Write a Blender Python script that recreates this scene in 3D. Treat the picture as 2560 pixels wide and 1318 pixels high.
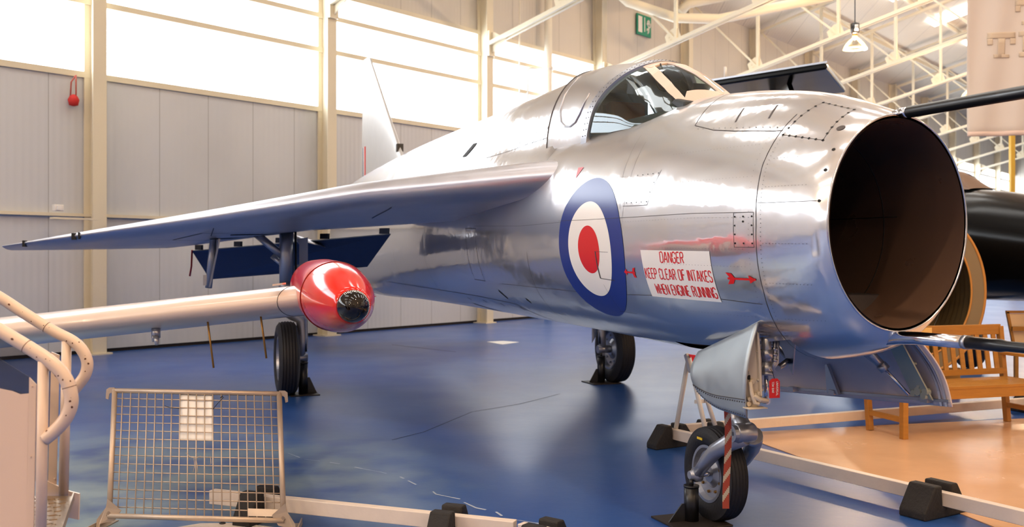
import bpy, math, random
from mathutils import Vector, Matrix
random.seed(7)
PI = math.pi
V = Vector
scene = bpy.context.scene
for o in list(bpy.data.objects): bpy.data.objects.remove(o)
col = scene.collection

# ------------------------------------------------------------ camera, world, exposure, lamps' settings
F = 2400.0; HZ = 640.0; EYE = 1.62           # focal length in pixels, horizon row, eye height
cd = bpy.data.cameras.new('camera'); cam = bpy.data.objects.new('camera', cd); col.objects.link(cam)
cam.location = (0, 0, EYE); cam.rotation_euler = (PI/2, 0, 0)
cd.sensor_width = 36; cd.lens = 36*F/2560; cd.shift_y = -(659-HZ)/2560
cd.clip_start = .05; cd.clip_end = 300
cd.dof.use_dof = True; cd.dof.focus_distance = 5.6; cd.dof.aperture_fstop = 3.2
scene.camera = cam
w = bpy.data.worlds.new('world'); scene.world = w; w.use_nodes = True
w.node_tree.nodes['Background'].inputs[0].default_value = (.75, .85, 1, 1)
w.node_tree.nodes['Background'].inputs[1].default_value = 1.0
scene.view_settings.view_transform = 'Standard'; scene.view_settings.look = 'None'
scene.view_settings.exposure = 0.42; scene.view_settings.gamma = 1.0
scene.view_settings.use_curve_mapping = False
scene.cycles.max_bounces = 8; scene.cycles.diffuse_bounces = 4; scene.cycles.glossy_bounces = 4
scene.cycles.transparent_max_bounces = 12; scene.cycles.sample_clamp_indirect = 6
scene.cycles.caustics_reflective = False; scene.cycles.caustics_refractive = False
WIN_E = 6.0        # daylight through the wall glazing
SKY_E = 6.5        # daylight through the rooflights
LAMP_W = 560.0     # each sodium high-bay lamp
LAMP_C = (1, .71, .45)

# ------------------------------------------------------------ materials
def lin(r, g, b):
    f = lambda c: (c/255/12.92) if c <= 10 else ((c/255+.055)/1.055)**2.4
    return (f(r), f(g), f(b), 1)
MATS = {}
def mat(name, rgb, rough=.5, metal=0.0, spec=.5, bump=0, bscale=20, var=0, vscale=5, emit=0, coat=0, stretch=None, rvar=0, space='Object'):
    if name in MATS: return MATS[name]
    m = bpy.data.materials.new(name); m.use_nodes = True; nt = m.node_tree; b = nt.nodes['Principled BSDF']
    c = lin(*rgb)
    b.inputs['Base Color'].default_value = c; b.inputs['Roughness'].default_value = rough
    b.inputs['Metallic'].default_value = metal; b.inputs['Specular IOR Level'].default_value = spec
    if coat: b.inputs['Coat Weight'].default_value = coat; b.inputs['Coat Roughness'].default_value = .06
    if emit: b.inputs['Emission Color'].default_value = c; b.inputs['Emission Strength'].default_value = emit
    tc = nt.nodes.new('ShaderNodeTexCoord'); mp = nt.nodes.new('ShaderNodeMapping')
    nt.links.new(tc.outputs[space], mp.inputs[0])
    if stretch: mp.inputs['Scale'].default_value = stretch
    if var or rvar:
        n = nt.nodes.new('ShaderNodeTexNoise'); n.inputs['Scale'].default_value = vscale; n.inputs['Detail'].default_value = 5
        nt.links.new(mp.outputs[0], n.inputs[0])
    if var:
        r = nt.nodes.new('ShaderNodeMix'); r.data_type = 'RGBA'
        r.inputs[6].default_value = tuple(x*(1-var) for x in c[:3])+(1,)
        r.inputs[7].default_value = tuple(min(1, x*(1+var)) for x in c[:3])+(1,)
        nt.links.new(n.outputs[0], r.inputs[0]); nt.links.new(r.outputs[2], b.inputs['Base Color'])
    if rvar:
        mr = nt.nodes.new('ShaderNodeMapRange'); mr.inputs[1].default_value = .3; mr.inputs[2].default_value = .7
        mr.inputs[3].default_value = max(.02, rough-rvar); mr.inputs[4].default_value = rough+rvar
        nt.links.new(n.outputs[0], mr.inputs[0]); nt.links.new(mr.outputs[0], b.inputs['Roughness'])
    if bump:
        n2 = nt.nodes.new('ShaderNodeTexNoise'); n2.inputs['Scale'].default_value = bscale; n2.inputs['Detail'].default_value = 3
        nt.links.new(mp.outputs[0], n2.inputs[0])
        bp = nt.nodes.new('ShaderNodeBump'); bp.inputs['Strength'].default_value = bump; bp.inputs['Distance'].default_value = .02
        nt.links.new(n2.outputs[0], bp.inputs['Height']); nt.links.new(bp.outputs[0], b.inputs['Normal'])
    MATS[name] = m
    return m

ALU   = mat('polished aluminium skin', (226, 226, 230), .12, 1, bump=.34, bscale=3.4, rvar=.07, vscale=2.5, var=.05)
def hazy(m, mixf=.5, rough2=.42):
    # the polished sheet has a sharp reflection and a hazy one from its fine scratches
    nt = m.node_tree; b = nt.nodes['Principled BSDF']; out = [n for n in nt.nodes if n.type == 'OUTPUT_MATERIAL'][0]
    g = nt.nodes.new('ShaderNodeBsdfGlossy'); g.inputs['Color'].default_value = (.80, .79, .80, 1); g.inputs['Roughness'].default_value = rough2
    d = nt.nodes.new('ShaderNodeBsdfDiffuse'); d.inputs['Color'].default_value = (.62, .60, .61, 1)
    a = nt.nodes.new('ShaderNodeMixShader'); a.inputs[0].default_value = .18; c = nt.nodes.new('ShaderNodeMixShader'); c.inputs[0].default_value = mixf
    nt.links.new(g.outputs[0], a.inputs[1]); nt.links.new(d.outputs[0], a.inputs[2])
    nt.links.new(b.outputs[0], c.inputs[1]); nt.links.new(a.outputs[0], c.inputs[2]); nt.links.new(c.outputs[0], out.inputs[0])
hazy(ALU, .30)
ALUW  = mat('satin aluminium wing skin', (198, 194, 198), .40, .9, bump=.03, bscale=2, rvar=.05, var=.04)
ALUD  = mat('dull aluminium door skin', (176, 184, 188), .48, .7, bump=.05, bscale=14, rvar=.08, var=.10, vscale=9)
SEAM  = mat('dark panel joint', (70, 66, 68), .6)
RIVET = mat('rivet head', (92, 88, 90), .5, .5)
HOLE  = mat('black recess', (8, 8, 9), .7)
DUCT  = mat('dark intake lining', (118, 92, 78), .30, .45, bump=.05, bscale=4, var=.04, vscale=3, rvar=.04)
CHROME= mat('bright tube steel', (215, 215, 222), .12, 1)
BLKP  = mat('satin black paint', (22, 22, 25), .32, spec=.6)
RUB   = mat('tyre rubber', (30, 28, 31), .62, bump=.15, bscale=60, var=.15)
GREYM = mat('silver painted casting', (172, 174, 182), .32, .75, var=.06)
TANP  = mat('zinc primer tan', (205, 190, 168), .45, var=.08)
OLDAL = mat('dull inner door metal', (232, 216, 212), .5, .15, bump=.05, bscale=6, var=.12, vscale=4)
WHT   = mat('white enamel paint', (236, 232, 226), .35, var=.03)
RED   = mat('bright red paint', (214, 22, 24), .3)
REDT  = mat('glossy red tank paint', (216, 28, 6), .13, coat=.1)
BLUE  = mat('roundel blue paint', (26, 48, 128), .28)
NAVY  = mat('navy flap paint', (54, 68, 98), .6, var=.1)
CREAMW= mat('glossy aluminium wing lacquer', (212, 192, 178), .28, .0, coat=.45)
STEELC= mat('cream steelwork paint', (224, 214, 190), .45, var=.04, vscale=3)
STAIR = mat('cream stair paint', (226, 200, 178), .38, coat=.2, var=.05, vscale=6)
CHIP  = mat('rusty chips', (96, 58, 40), .8)
GALV  = mat('galvanised tube', (196, 176, 156), .42, .45, var=.12, vscale=12, bump=.08, bscale=40)
BEAMP = mat('weathered white barrier paint', (226, 212, 200), .45, var=.09, vscale=10, bump=.08, bscale=30)
FOOTR = mat('recycled black rubber', (34, 31, 31), .75, bump=.3, bscale=50, var=.2)
WOOD  = mat('varnished teak', (176, 122, 48), .42, bump=.12, bscale=8, var=.24, vscale=5, stretch=(1, 1, 6))
BLKJ  = mat('gloss black airframe paint', (11, 11, 12), .2, spec=.15, bump=.06, bscale=2)
OLIVE = mat('olive brown inner shell', (122, 104, 72), .5, .2, var=.2, vscale=5)
ORNG  = mat('orange yellow rim', (206, 142, 66), .5, var=.15)
PAPER = mat('white paper', (240, 238, 236), .7)
CLOTH = mat('white banner cloth', (226, 216, 208), .85, var=.03, vscale=2)
TANL  = mat('faded banner lettering', (218, 200, 178), .85)
GREEN = mat('exit sign green', (0, 138, 108), .5)
LEATH = mat('tan leather headrest', (168, 96, 52), .6, var=.2)
GREYC = mat('cockpit grey paint', (128, 150, 156), .6, var=.1)
PIPE  = mat('white plastic pipe', (236, 230, 216), .4)
BRASS = mat('brass rod', (150, 112, 56), .4, .6)
YEL   = mat('yellow paint mark', (232, 196, 40), .5)
CHECK = mat('chequer plate', (176, 156, 132), .32, .8, bump=.2, bscale=20)

def glass_mat(name, tint, refl, rough=.02):
    m = bpy.data.materials.new(name); m.use_nodes = True; nt = m.node_tree; nt.nodes.clear()
    out = nt.nodes.new('ShaderNodeOutputMaterial'); mx = nt.nodes.new('ShaderNodeMixShader')
    tr = nt.nodes.new('ShaderNodeBsdfTransparent'); gl = nt.nodes.new('ShaderNodeBsdfGlossy')
    tr.inputs[0].default_value = tint; gl.inputs[0].default_value = (.9, .97, 1, 1); gl.inputs['Roughness'].default_value = rough
    fr = nt.nodes.new('ShaderNodeLayerWeight'); fr.inputs[0].default_value = refl
    nt.links.new(fr.outputs['Fresnel'], mx.inputs[0]); nt.links.new(tr.outputs[0], mx.inputs[1]); nt.links.new(gl.outputs[0], mx.inputs[2])
    nt.links.new(mx.outputs[0], out.inputs[0]); return m
GLASS = glass_mat('canopy glass', (.76, .90, .88, 1), .34)
CLEAR = glass_mat('scratched clear acrylic', (.74, .72, .72, 1), .35, .15)
LAMPG = glass_mat('lamp reflector acrylic', (.85, .8, .7, 1), .3, .1)

def emit_mat(name, rgb, s):
    m = bpy.data.materials.new(name); m.use_nodes = True; nt = m.node_tree; nt.nodes.clear()
    o = nt.nodes.new('ShaderNodeOutputMaterial'); e = nt.nodes.new('ShaderNodeEmission')
    e.inputs[0].default_value = rgb; e.inputs[1].default_value = s
    nt.links.new(e.outputs[0], o.inputs[0]); return m
DAY  = emit_mat('daylit translucent glazing', (.90, .95, 1, 1), WIN_E)
DAYR = emit_mat('daylit rooflight sheet', (1, .97, .93, 1), SKY_E)
BULB = emit_mat('glowing lamp mouth', (1, .62, .25, 1), 9)

# ------------------------------------------------------------ mesh builder
ROOT = {}
class MB:
    def __init__(s): s.v = []; s.f = []; s.m = []; s.sm = []
    def add(s, vs, fs, m=0, smooth=False):
        k = len(s.v); s.v += [V(p) for p in vs]
        for f in fs: s.f.append([k+i for i in f]); s.m.append(m); s.sm.append(smooth)
        return s
    def box(s, x0, x1, y0, y1, z0, z1, m=0):
        vs = [(x, y, z) for x in (x0, x1) for y in (y0, y1) for z in (z0, z1)]
        return s.add(vs, [(0, 1, 3, 2), (4, 6, 7, 5), (0, 4, 5, 1), (2, 3, 7, 6), (0, 2, 6, 4), (1, 5, 7, 3)], m)
    def obox(s, c, ax, ay, az, m=0):     # centre and three half vectors
        c = V(c); ax = V(ax); ay = V(ay); az = V(az)
        vs = [c+i*ax+j*ay+k*az for i in (-1, 1) for j in (-1, 1) for k in (-1, 1)]
        return s.add(vs, [(0, 1, 3, 2), (4, 6, 7, 5), (0, 4, 5, 1), (2, 3, 7, 6), (0, 2, 6, 4), (1, 5, 7, 3)], m)
    def bar(s, p, q, w_, h_, up=(0, 0, 1), m=0):
        p = V(p); q = V(q); d = q-p; L = d.length; d.normalize(); sd = d.cross(V(up)); sd.normalize(); u = sd.cross(d)
        return s.obox((p+q)/2, d*L/2, sd*w_/2, u*h_/2, m)
    def tube(s, pts, r, n=12, m=0, closed=False, cap=True):
        pts = [V(p) for p in pts]; N = len(pts); rs = r if isinstance(r, (list, tuple)) else [r]*N
        k = len(s.v); prev = None
        for i, p in enumerate(pts):
            if closed: t = pts[(i+1) % N]-pts[i-1]
            else: t = pts[min(i+1, N-1)]-pts[max(i-1, 0)]
            t.normalize()
            if prev is None:
                a = t.cross(V((0, 0, 1)));
                if a.length < .1: a = t.cross(V((1, 0, 0)))
            else: a = prev-t*prev.dot(t)
            a.normalize(); prev = a; b = t.cross(a)
            for j in range(n):
                s.v.append(p+(a*math.cos(2*PI*j/n)+b*math.sin(2*PI*j/n))*rs[i])
        for i in range(N if closed else N-1):
            for j in range(n):
                i2 = (i+1) % N
                s.f.append([k+i*n+j, k+i*n+(j+1) % n, k+i2*n+(j+1) % n, k+i2*n+j]); s.m.append(m); s.sm.append(True)
        if cap and not closed:
            s.f.append([k+j for j in reversed(range(n))]); s.m.append(m); s.sm.append(False)
            s.f.append([k+(N-1)*n+j for j in range(n)]); s.m.append(m); s.sm.append(False)
        return s
    def lathe(s, o, ax, prof, n=32, m=0, smooth=True, ring=False, cap=True):   # prof: (distance along axis, radius)
        o = V(o); ax = V(ax).normalized(); a = ax.cross(V((0, 0, 1)))
        if a.length < .1: a = ax.cross(V((1, 0, 0)))
        a.normalize(); b = ax.cross(a); k = len(s.v); N = len(prof)
        for d, r in prof:
            for j in range(n): s.v.append(o+ax*d+(a*math.cos(2*PI*j/n)+b*math.sin(2*PI*j/n))*r)
        for i in range(N if ring else N-1):
            i2 = (i+1) % N
            for j in range(n): s.f.append([k+i*n+j, k+i*n+(j+1) % n, k+i2*n+(j+1) % n, k+i2*n+j]); s.m.append(m); s.sm.append(smooth)
        if not ring and cap:
            if prof[0][1] > 1e-4: s.f.append([k+j for j in reversed(range(n))]); s.m.append(m); s.sm.append(False)
            if prof[-1][1] > 1e-4: s.f.append([k+(N-1)*n+j for j in range(n)]); s.m.append(m); s.sm.append(False)
        return s
    def grid(s, fn, nu, nv, m=0, smooth=True, skip=None, cu=False):
        k = len(s.v); C = nu if cu else nu+1
        for i in range(nv+1):
            for j in range(C): s.v.append(V(fn(j/nu, i/nv)))
        for i in range(nv):
            for j in range(nu):
                if skip and skip(j, i): continue
                s.f.append([k+i*C+j, k+i*C+(j+1) % C, k+(i+1)*C+(j+1) % C, k+(i+1)*C+j]); s.m.append(m); s.sm.append(smooth)
        return s
    def prism(s, poly, ext, m=0):
        poly = [V(p) for p in poly]; ext = V(ext); n = len(poly); k = len(s.v)
        s.v += poly+[p+ext for p in poly]
        s.f.append([k+i for i in reversed(range(n))]); s.m.append(m); s.sm.append(False)
        s.f.append([k+n+i for i in range(n)]); s.m.append(m); s.sm.append(False)
        for i in range(n): s.f.append([k+i, k+(i+1) % n, k+n+(i+1) % n, k+n+i]); s.m.append(m); s.sm.append(False)
        return s
    def build(s, name, mats, parent=None, bevel=0, solid=0, local=False, fix=True, **props):
        if not isinstance(mats, (list, tuple)): mats = [mats]
        if parent is not None: base = None
        else:
            xs = [p.x for p in s.v]; ys = [p.y for p in s.v]; zs = [p.z for p in s.v]
            base = V(((min(xs)+max(xs))/2, (min(ys)+max(ys))/2, min(zs)))
        inv = None
        if parent is not None and not local:
            inv = ROOT[parent.name].inverted()
        vs = [(inv @ p) if inv is not None else (p-base if base is not None else p) for p in s.v]
        me = bpy.data.meshes.new(name); me.from_pydata([tuple(p) for p in vs], [], s.f)
        for m_ in mats: me.materials.append(m_)
        me.polygons.foreach_set('material_index', s.m); me.polygons.foreach_set('use_smooth', s.sm)
        me.update()
        if fix:
            import bmesh
            bm = bmesh.new(); bm.from_mesh(me); bmesh.ops.recalc_face_normals(bm, faces=bm.faces); bm.to_mesh(me); bm.free()
        o = bpy.data.objects.new(name, me); col.objects.link(o)
        if parent is not None: o.parent = parent; ROOT[o.name] = ROOT[parent.name]
        else: o.location = base; ROOT[o.name] = Matrix.Translation(base)
        if solid:
            md = o.modifiers.new('solid', 'SOLIDIFY'); md.thickness = solid; md.offset = 0
        if bevel:
            md = o.modifiers.new('bevel', 'BEVEL'); md.width = bevel; md.segments = 2; md.limit_method = 'ANGLE'
        for k_, v_ in props.items(): o[k_] = v_
        return o
def thing(name, label, cat, loc, rz=0, group=None):
    o = bpy.data.objects.new(name, None); col.objects.link(o); o.empty_display_size = .1
    o.location = loc; o.rotation_euler = (0, 0, rz); o['label'] = label; o['category'] = cat
    if group: o['group'] = group
    ROOT[o.name] = Matrix.Translation(V(loc)) @ Matrix.Rotation(rz, 4, 'Z')
    return o
def kids(o): return [c for c in bpy.data.objects if c.parent == o]
def dup(o, loc=None, label=None, group=None, parent=None):
    cs = kids(o); c = o.copy(); col.objects.link(c)
    if parent is not None: c.parent = parent
    if loc is not None: c.location = loc
    if label: c['label'] = label
    if group: c['group'] = group
    for ch in cs: dup(ch, parent=c)
    return c
def G(x, y, z=0.0):                      # the point at height z seen at this place of the frame
    Y = F*(EYE-z)/(y-HZ); return V(((x-1280)*Y/F, Y, z))
def P(x, y, Y): return V(((x-1280)*Y/F, Y, EYE-(y-HZ)*Y/F))
def lerp(a, b, t): return a+(b-a)*t
def interp(tab, x):
    if x <= tab[0][0]: return tab[0][1]
    for (a, b), (c, d) in zip(tab, tab[1:]):
        if x <= c:
            t = (x-a)/(c-a); return b+(d-b)*t
    return tab[-1][1]
def sinterp(tab, x):                      # smooth (Catmull-Rom) interpolation
    n = len(tab)
    if x <= tab[0][0]: return tab[0][1]
    if x >= tab[-1][0]: return tab[-1][1]
    for i in range(n-1):
        if x <= tab[i+1][0]:
            x0, y0 = tab[i]; x1, y1 = tab[i+1]; h = x1-x0; t = (x-x0)/h
            m0 = ((y1-tab[i-1][1])/(x1-tab[i-1][0])) if i > 0 else (y1-y0)/h
            m1 = ((tab[i+2][1]-y0)/(tab[i+2][0]-x0)) if i < n-2 else (y1-y0)/h
            return ((2*t**3-3*t*t+1)*y0+(t**3-2*t*t+t)*h*m0+(-2*t**3+3*t*t)*y1+(t**3-t*t)*h*m1)

# ------------------------------------------------------------ the hall: wall frame  (t along the window wall, n into the hall)
W0 = V((-6.9, 16.07, 0)); PHI = math.atan(2020/2400)
TD = V((math.sin(PHI), math.cos(PHI), 0)); ND = V((math.cos(PHI), -math.sin(PHI), 0)); RZ = PI/2-PHI
UP = V((0, 0, 1))
def H(t, n, z=0.0): return W0+TD*t+ND*n+UP*z
T0, T1, NW, EAVE, SL = -33.7, 63.0, 36.0, 9.75, .25

# painted blue floor
def floor_mat():
    m = bpy.data.materials.new('blue painted floor'); m.use_nodes = True; nt = m.node_tree; b = nt.nodes['Principled BSDF']; L = nt.links.new
    geo = nt.nodes.new('ShaderNodeNewGeometry')
    def noise(scale, det=5, sc=(1, 1, 1), rz=0):
        mp = nt.nodes.new('ShaderNodeMapping'); mp.inputs['Scale'].default_value = sc; mp.inputs['Rotation'].default_value = (0, 0, rz)
        n = nt.nodes.new('ShaderNodeTexNoise'); n.inputs['Scale'].default_value = scale; n.inputs['Detail'].default_value = det
        L(geo.outputs['Position'], mp.inputs[0]); L(mp.outputs[0], n.inputs[0]); return n
    def ramp(n, a, b_):
        r = nt.nodes.new('ShaderNodeMapRange'); r.inputs[1].default_value = a; r.inputs[2].default_value = b_; L(n.outputs[0], r.inputs[0]); return r
    def mix(f, a, c):
        x = nt.nodes.new('ShaderNodeMix'); x.data_type = 'RGBA'
        if hasattr(f, 'outputs'): L(f.outputs[0], x.inputs[0])
        else: x.inputs[0].default_value = f
        if hasattr(a, 'outputs'): L(a.outputs[2], x.inputs[6])
        else: x.inputs[6].default_value = a
        x.inputs[7].default_value = c; return x
    c1 = mix(ramp(noise(.35, 4), .35, .7), lin(34, 74, 150), lin(50, 92, 158))
    # grey-green worn patch where people stand, front left
    sub = nt.nodes.new('ShaderNodeVectorMath'); sub.operation = 'DISTANCE'; sub.inputs[1].default_value = (-2.9, 6.6, 0)
    L(geo.outputs['Position'], sub.inputs[0])
    mr = nt.nodes.new('ShaderNodeMapRange'); mr.inputs[1].default_value = 3.0; mr.inputs[2].default_value = 1.0
    L(sub.outputs['Value'], mr.inputs[0])
    mu = nt.nodes.new('ShaderNodeMath'); mu.operation = 'MULTIPLY'; r2 = ramp(noise(2.2, 6), .3, .6); L(mr.outputs[0], mu.inputs[0]); L(r2.outputs[0], mu.inputs[1])
    c2 = mix(mu, c1, lin(136, 158, 170))
    c3 = mix(ramp(noise(16, 8, (1, 3.5, 1), .5), .62, .82), c2, lin(84, 118, 166))
    L(c3.outputs[2], b.inputs['Base Color'])
    rr = nt.nodes.new('ShaderNodeMapRange'); rr.inputs[1].default_value = .3; rr.inputs[2].default_value = .7; rr.inputs[3].default_value = .28; rr.inputs[4].default_value = .35
    L(noise(1.1, 5).outputs[0], rr.inputs[0]); L(rr.outputs[0], b.inputs['Roughness'])
    bp = nt.nodes.new('ShaderNodeBump'); bp.inputs['Strength'].default_value = .25; bp.inputs['Distance'].default_value = .004
    L(noise(11, 4, (1, 1, 1)).outputs[0], bp.inputs['Height']); L(bp.outputs[0], b.inputs['Normal'])
    return m
FLOORM = floor_mat()
SCUFF = mat('chipped floor paint', (176, 190, 212), .6)
CRACK = mat('dark floor joint', (24, 34, 70), .6)
TANF = mat('tan vinyl floor', (226, 180, 140), .22, spec=.5, bump=.1, bscale=3, var=.06, vscale=2, rvar=.08)
fl = MB()
for i in range(12):
    for j in range(8):
        a0, a1 = lerp(T0-1, T1+1, i/12), lerp(T0-1, T1+1, (i+1)/12); b0, b1 = lerp(-1, NW+1, j/8), lerp(-1, NW+1, (j+1)/8)
        fl.add([H(a0, b0), H(a1, b0), H(a1, b1), H(a0, b1)], [(0, 1, 2, 3)])
def ribbon(mb, pts, wd, m, dash=0):
    for a, b_ in zip(pts, pts[1:]):
        n = max(1, int((b_-a).length/.07)) if dash else 1
        for k in range(n):
            if dash and random.random() < dash: continue
            p = a.lerp(b_, k/n); q = a.lerp(b_, (k+1)/n); d = (q-p).normalized(); s_ = d.cross(UP)*wd*(.5+random.random() if dash else 1)/2
            mb.add([p-s_, q-s_, q+s_, p+s_], [(0, 1, 2, 3)], m)
ck = [(720, 1133), (760, 1148), (800, 1153), (850, 1160), (905, 1172), (950, 1180), (1000, 1192), (1040, 1212), (1075, 1222), (1090, 1236), (1150, 1248), (1160, 1256), (1190, 1270), (1240, 1280), (1255, 1290), (1290, 1300), (1340, 1308), (1400, 1318)]
ribbon(fl, [G(x, y, .0015) for x, y in ck], .013, 1, .25)
ribbon(fl, [G(x, y, .0012) for x, y in [(980, 1100), (1060, 1080), (1180, 1030), (1300, 1010), (1400, 985)]], .012, 2)
ribbon(fl, [G(x, y, .0012) for x, y in [(980, 862), (1140, 880)]], .03, 2)
floor = fl.build('floor', [FLOORM, SCUFF, CRACK], fix=False, kind='structure')
tf = MB(); ring = [(2.02, 8.75), (2.30, 7.75), (2.56, 7.0), (2.74, 6.35), (2.87, 5.73), (3.05, 4.4), (3.1, 2.0), (9, 2), (10.2, 10.2), (7.4, 9.85), (5.08, 9.53), (3.5, 9.15)]
tf.prism([(x, y, 0) for x, y in ring], (0, 0, .006)).build('floor', TANF, kind='structure')

# walls
def wall_mat(name, c, seam_sp=.966, rough=.45, ribs=True):
    m = bpy.data.materials.new(name); m.use_nodes = True; nt = m.node_tree; b = nt.nodes['Principled BSDF']; L = nt.links.new
    tc = nt.nodes.new('ShaderNodeTexCoord'); sp = nt.nodes.new('ShaderNodeSeparateXYZ'); L(tc.outputs['Object'], sp.inputs[0])
    def math_(op, a, c_=None):
        n = nt.nodes.new('ShaderNodeMath'); n.operation = op
        if hasattr(a, 'links') or hasattr(a, 'is_linked'): L(a, n.inputs[0])
        else: n.inputs[0].default_value = a
        if c_ is not None: n.inputs[1].default_value = c_
        return n.outputs[0]
    fx = math_('FRACT', math_('DIVIDE', sp.outputs[0], seam_sp))
    seam = math_('LESS_THAN', fx, .016)
    rib = math_('SINE', math_('MULTIPLY', sp.outputs[0], 2*PI/.12))
    nz = nt.nodes.new('ShaderNodeTexNoise'); nz.inputs['Scale'].default_value = .8; L(tc.outputs['Object'], nz.inputs[0])
    x = nt.nodes.new('ShaderNodeMix'); x.data_type = 'RGBA'; x.inputs[6].default_value = tuple(k*.93 for k in lin(*c)[:3])+(1,); x.inputs[7].default_value = lin(*c)
    L(nz.outputs[0], x.inputs[0])
    y = nt.nodes.new('ShaderNodeMix'); y.data_type = 'RGBA'; L(seam, y.inputs[0]); L(x.outputs[2], y.inputs[6]); y.inputs[7].default_value = tuple(k*.62 for k in lin(*c)[:3])+(1,)
    L(y.outputs[2], b.inputs['Base Color']); b.inputs['Roughness'].default_value = rough
    if ribs:
        bp = nt.nodes.new('ShaderNodeBump'); bp.inputs['Strength'].default_value = .12; bp.inputs['Distance'].default_value = .01
        L(rib, bp.inputs['Height']); L(bp.outputs[0], b.inputs['Normal'])
    return m
WALLM = wall_mat('cream cladding panels', (206, 209, 214)); WALLU = wall_mat('upper beige cladding', (210, 204, 194)); ROOFM = wall_mat('roof lining sheets', (228, 218, 198), 1.2)
SKIRT = mat('dark base gap', (34, 28, 26), .8)
def wallpiece(name, t0, t1, z0, z1, n0=-.12, n1=0.0, m=None, props=None):
    # own local frame: x along the wall, y into the hall
    o = MB().box(0, t1-t0, n0, n1, 0, z1-z0)
    me = bpy.data.meshes.new(name); me.from_pydata([tuple(p) for p in o.v], [], o.f); me.materials.append(m)
    ob = bpy.data.objects.new(name, me); col.objects.link(ob)
    # rotate so local x = TD, local y = ND  (left-handed pair: mirror y)
    for v_ in me.vertices: v_.co.y = -v_.co.y
    me.flip_normals(); ob.location = H(t0, 0, z0); ob.rotation_euler = (0, 0, math.atan2(TD.y, TD.x))
    ob['kind'] = 'structure'
    return ob
SILL, WTOP, RAIL = 4.66, 6.98, 2.30
BAY = 4.83; C0 = -.05            # columns stand at C0 + k*BAY
wallpiece('wall_left', T0, T1, .06, RAIL, m=WALLM)
wallpiece('wall_left', T0, T1, RAIL, SILL, m=WALLM)
wallpiece('wall_left', T0, T1, WTOP, EAVE+.1, m=WALLU)
wallpiece('baseboard_left', T0, T1, 0, .06, -.12, -.03, m=SKIRT)
wallpiece('trim_1', T0, T1, RAIL-.035, RAIL+.015, 0, .09, m=STEELC)
wallpiece('trim_2', T0, T1, SILL-.10, SILL, 0, .05, m=STEELC)
wallpiece('trim_3', T0, T1, WTOP, WTOP+.10, 0, .06, m=STEELC)
ks = list(range(-7, 13))
for k in ks:                      # one window to a bay: translucent glazing and two glazing rails
    t0, t1 = C0+k*BAY, C0+(k+1)*BAY
    wn = wallpiece('window_%d' % (k+8), t0, t1, SILL, WTOP, -.09, -.05, m=DAY)
    for z in (5.82, 6.52):
        r = MB().box(0, t1-t0, -.0, -.07, z-SILL-.05, z-SILL+.05)
        me = bpy.data.meshes.new('glazing_rail'); me.from_pydata([tuple(p) for p in r.v], [], r.f); me.materials.append(STEELC)
        ob = bpy.data.objects.new('glazing_rail', me); col.objects.link(ob); ob.parent = wn
# other walls of the hall, behind and beyond the camera's view
ow = MB(); ow.add([H(T1, 0, 0), H(T1, NW, 0), H(T1, NW, EAVE), H(T1, NW/2, EAVE+SL*NW/2), H(T1, 0, EAVE)], [(0, 1, 2, 3, 4)]).build('wall_far', WALLU, kind='structure')
ow = MB(); ow.add([H(T0, 0, 0), H(T0, NW, 0), H(T0, NW, EAVE), H(T0, NW/2, EAVE+SL*NW/2), H(T0, 0, EAVE)], [(0, 1, 2, 3, 4)]).build('wall_near', WALLU, kind='structure')
ow = MB(); ow.add([H(T0, NW, 0), H(T1, NW, 0), H(T1, NW, EAVE), H(T0, NW, EAVE)], [(0, 1, 2, 3)]).build('wall_right', WALLU, kind='structure')
# roof lining, sloping up from the eaves to a ridge
def roofpiece(name, n0, n1, z0, z1, ta=T0, tb=T1, m=ROOFM, th=.12):
    L_ = math.hypot(n1-n0, z1-z0); sl = (z1-z0)/(n1-n0)
    mb = MB(); mb.add([H(ta, n0, z0), H(tb, n0, z0), H(tb, n1, z1), H(ta, n1, z1), H(ta, n0, z0+th), H(tb, n0, z0+th), H(tb, n1, z1+th), H(ta, n1, z1+th)],
        [(0, 1, 2, 3), (4, 7, 6, 5), (0, 4, 5, 1), (1, 5, 6, 2), (2, 6, 7, 3), (3, 7, 4, 0)])
    return mb.build(name, m, kind='structure')
roofpiece('ceiling', -.2, NW/2, EAVE-.05, EAVE-.05+SL*(NW/2+.2)); roofpiece('ceiling', NW/2, NW+.2, EAVE+SL*NW/2, EAVE-.05)
q = 20
for k in range(-6, 12):           # rooflight strips, one to a bay on either slope
    tc_ = C0+(k+.5)*BAY
    for n0, n1 in ((4.0, 7.6), (10.5, 15.0)):
        q += 1
        roofpiece('window_%d' % q, n0, n1, EAVE-.09+SL*n0, EAVE-.09+SL*n1, tc_-.5, tc_+.5, m=DAYR, th=.03)
q = 3
for n in (2.2, 4.4, 6.6, 8.8, 11, 13.2, 15.4):     # purlins
    q += 1; z = EAVE-.16+SL*n
    MB().bar(H(T0, n, z), H(T1, n, z), .07, .16).build('trim_%d' % q, STEELC, kind='structure')
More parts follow.
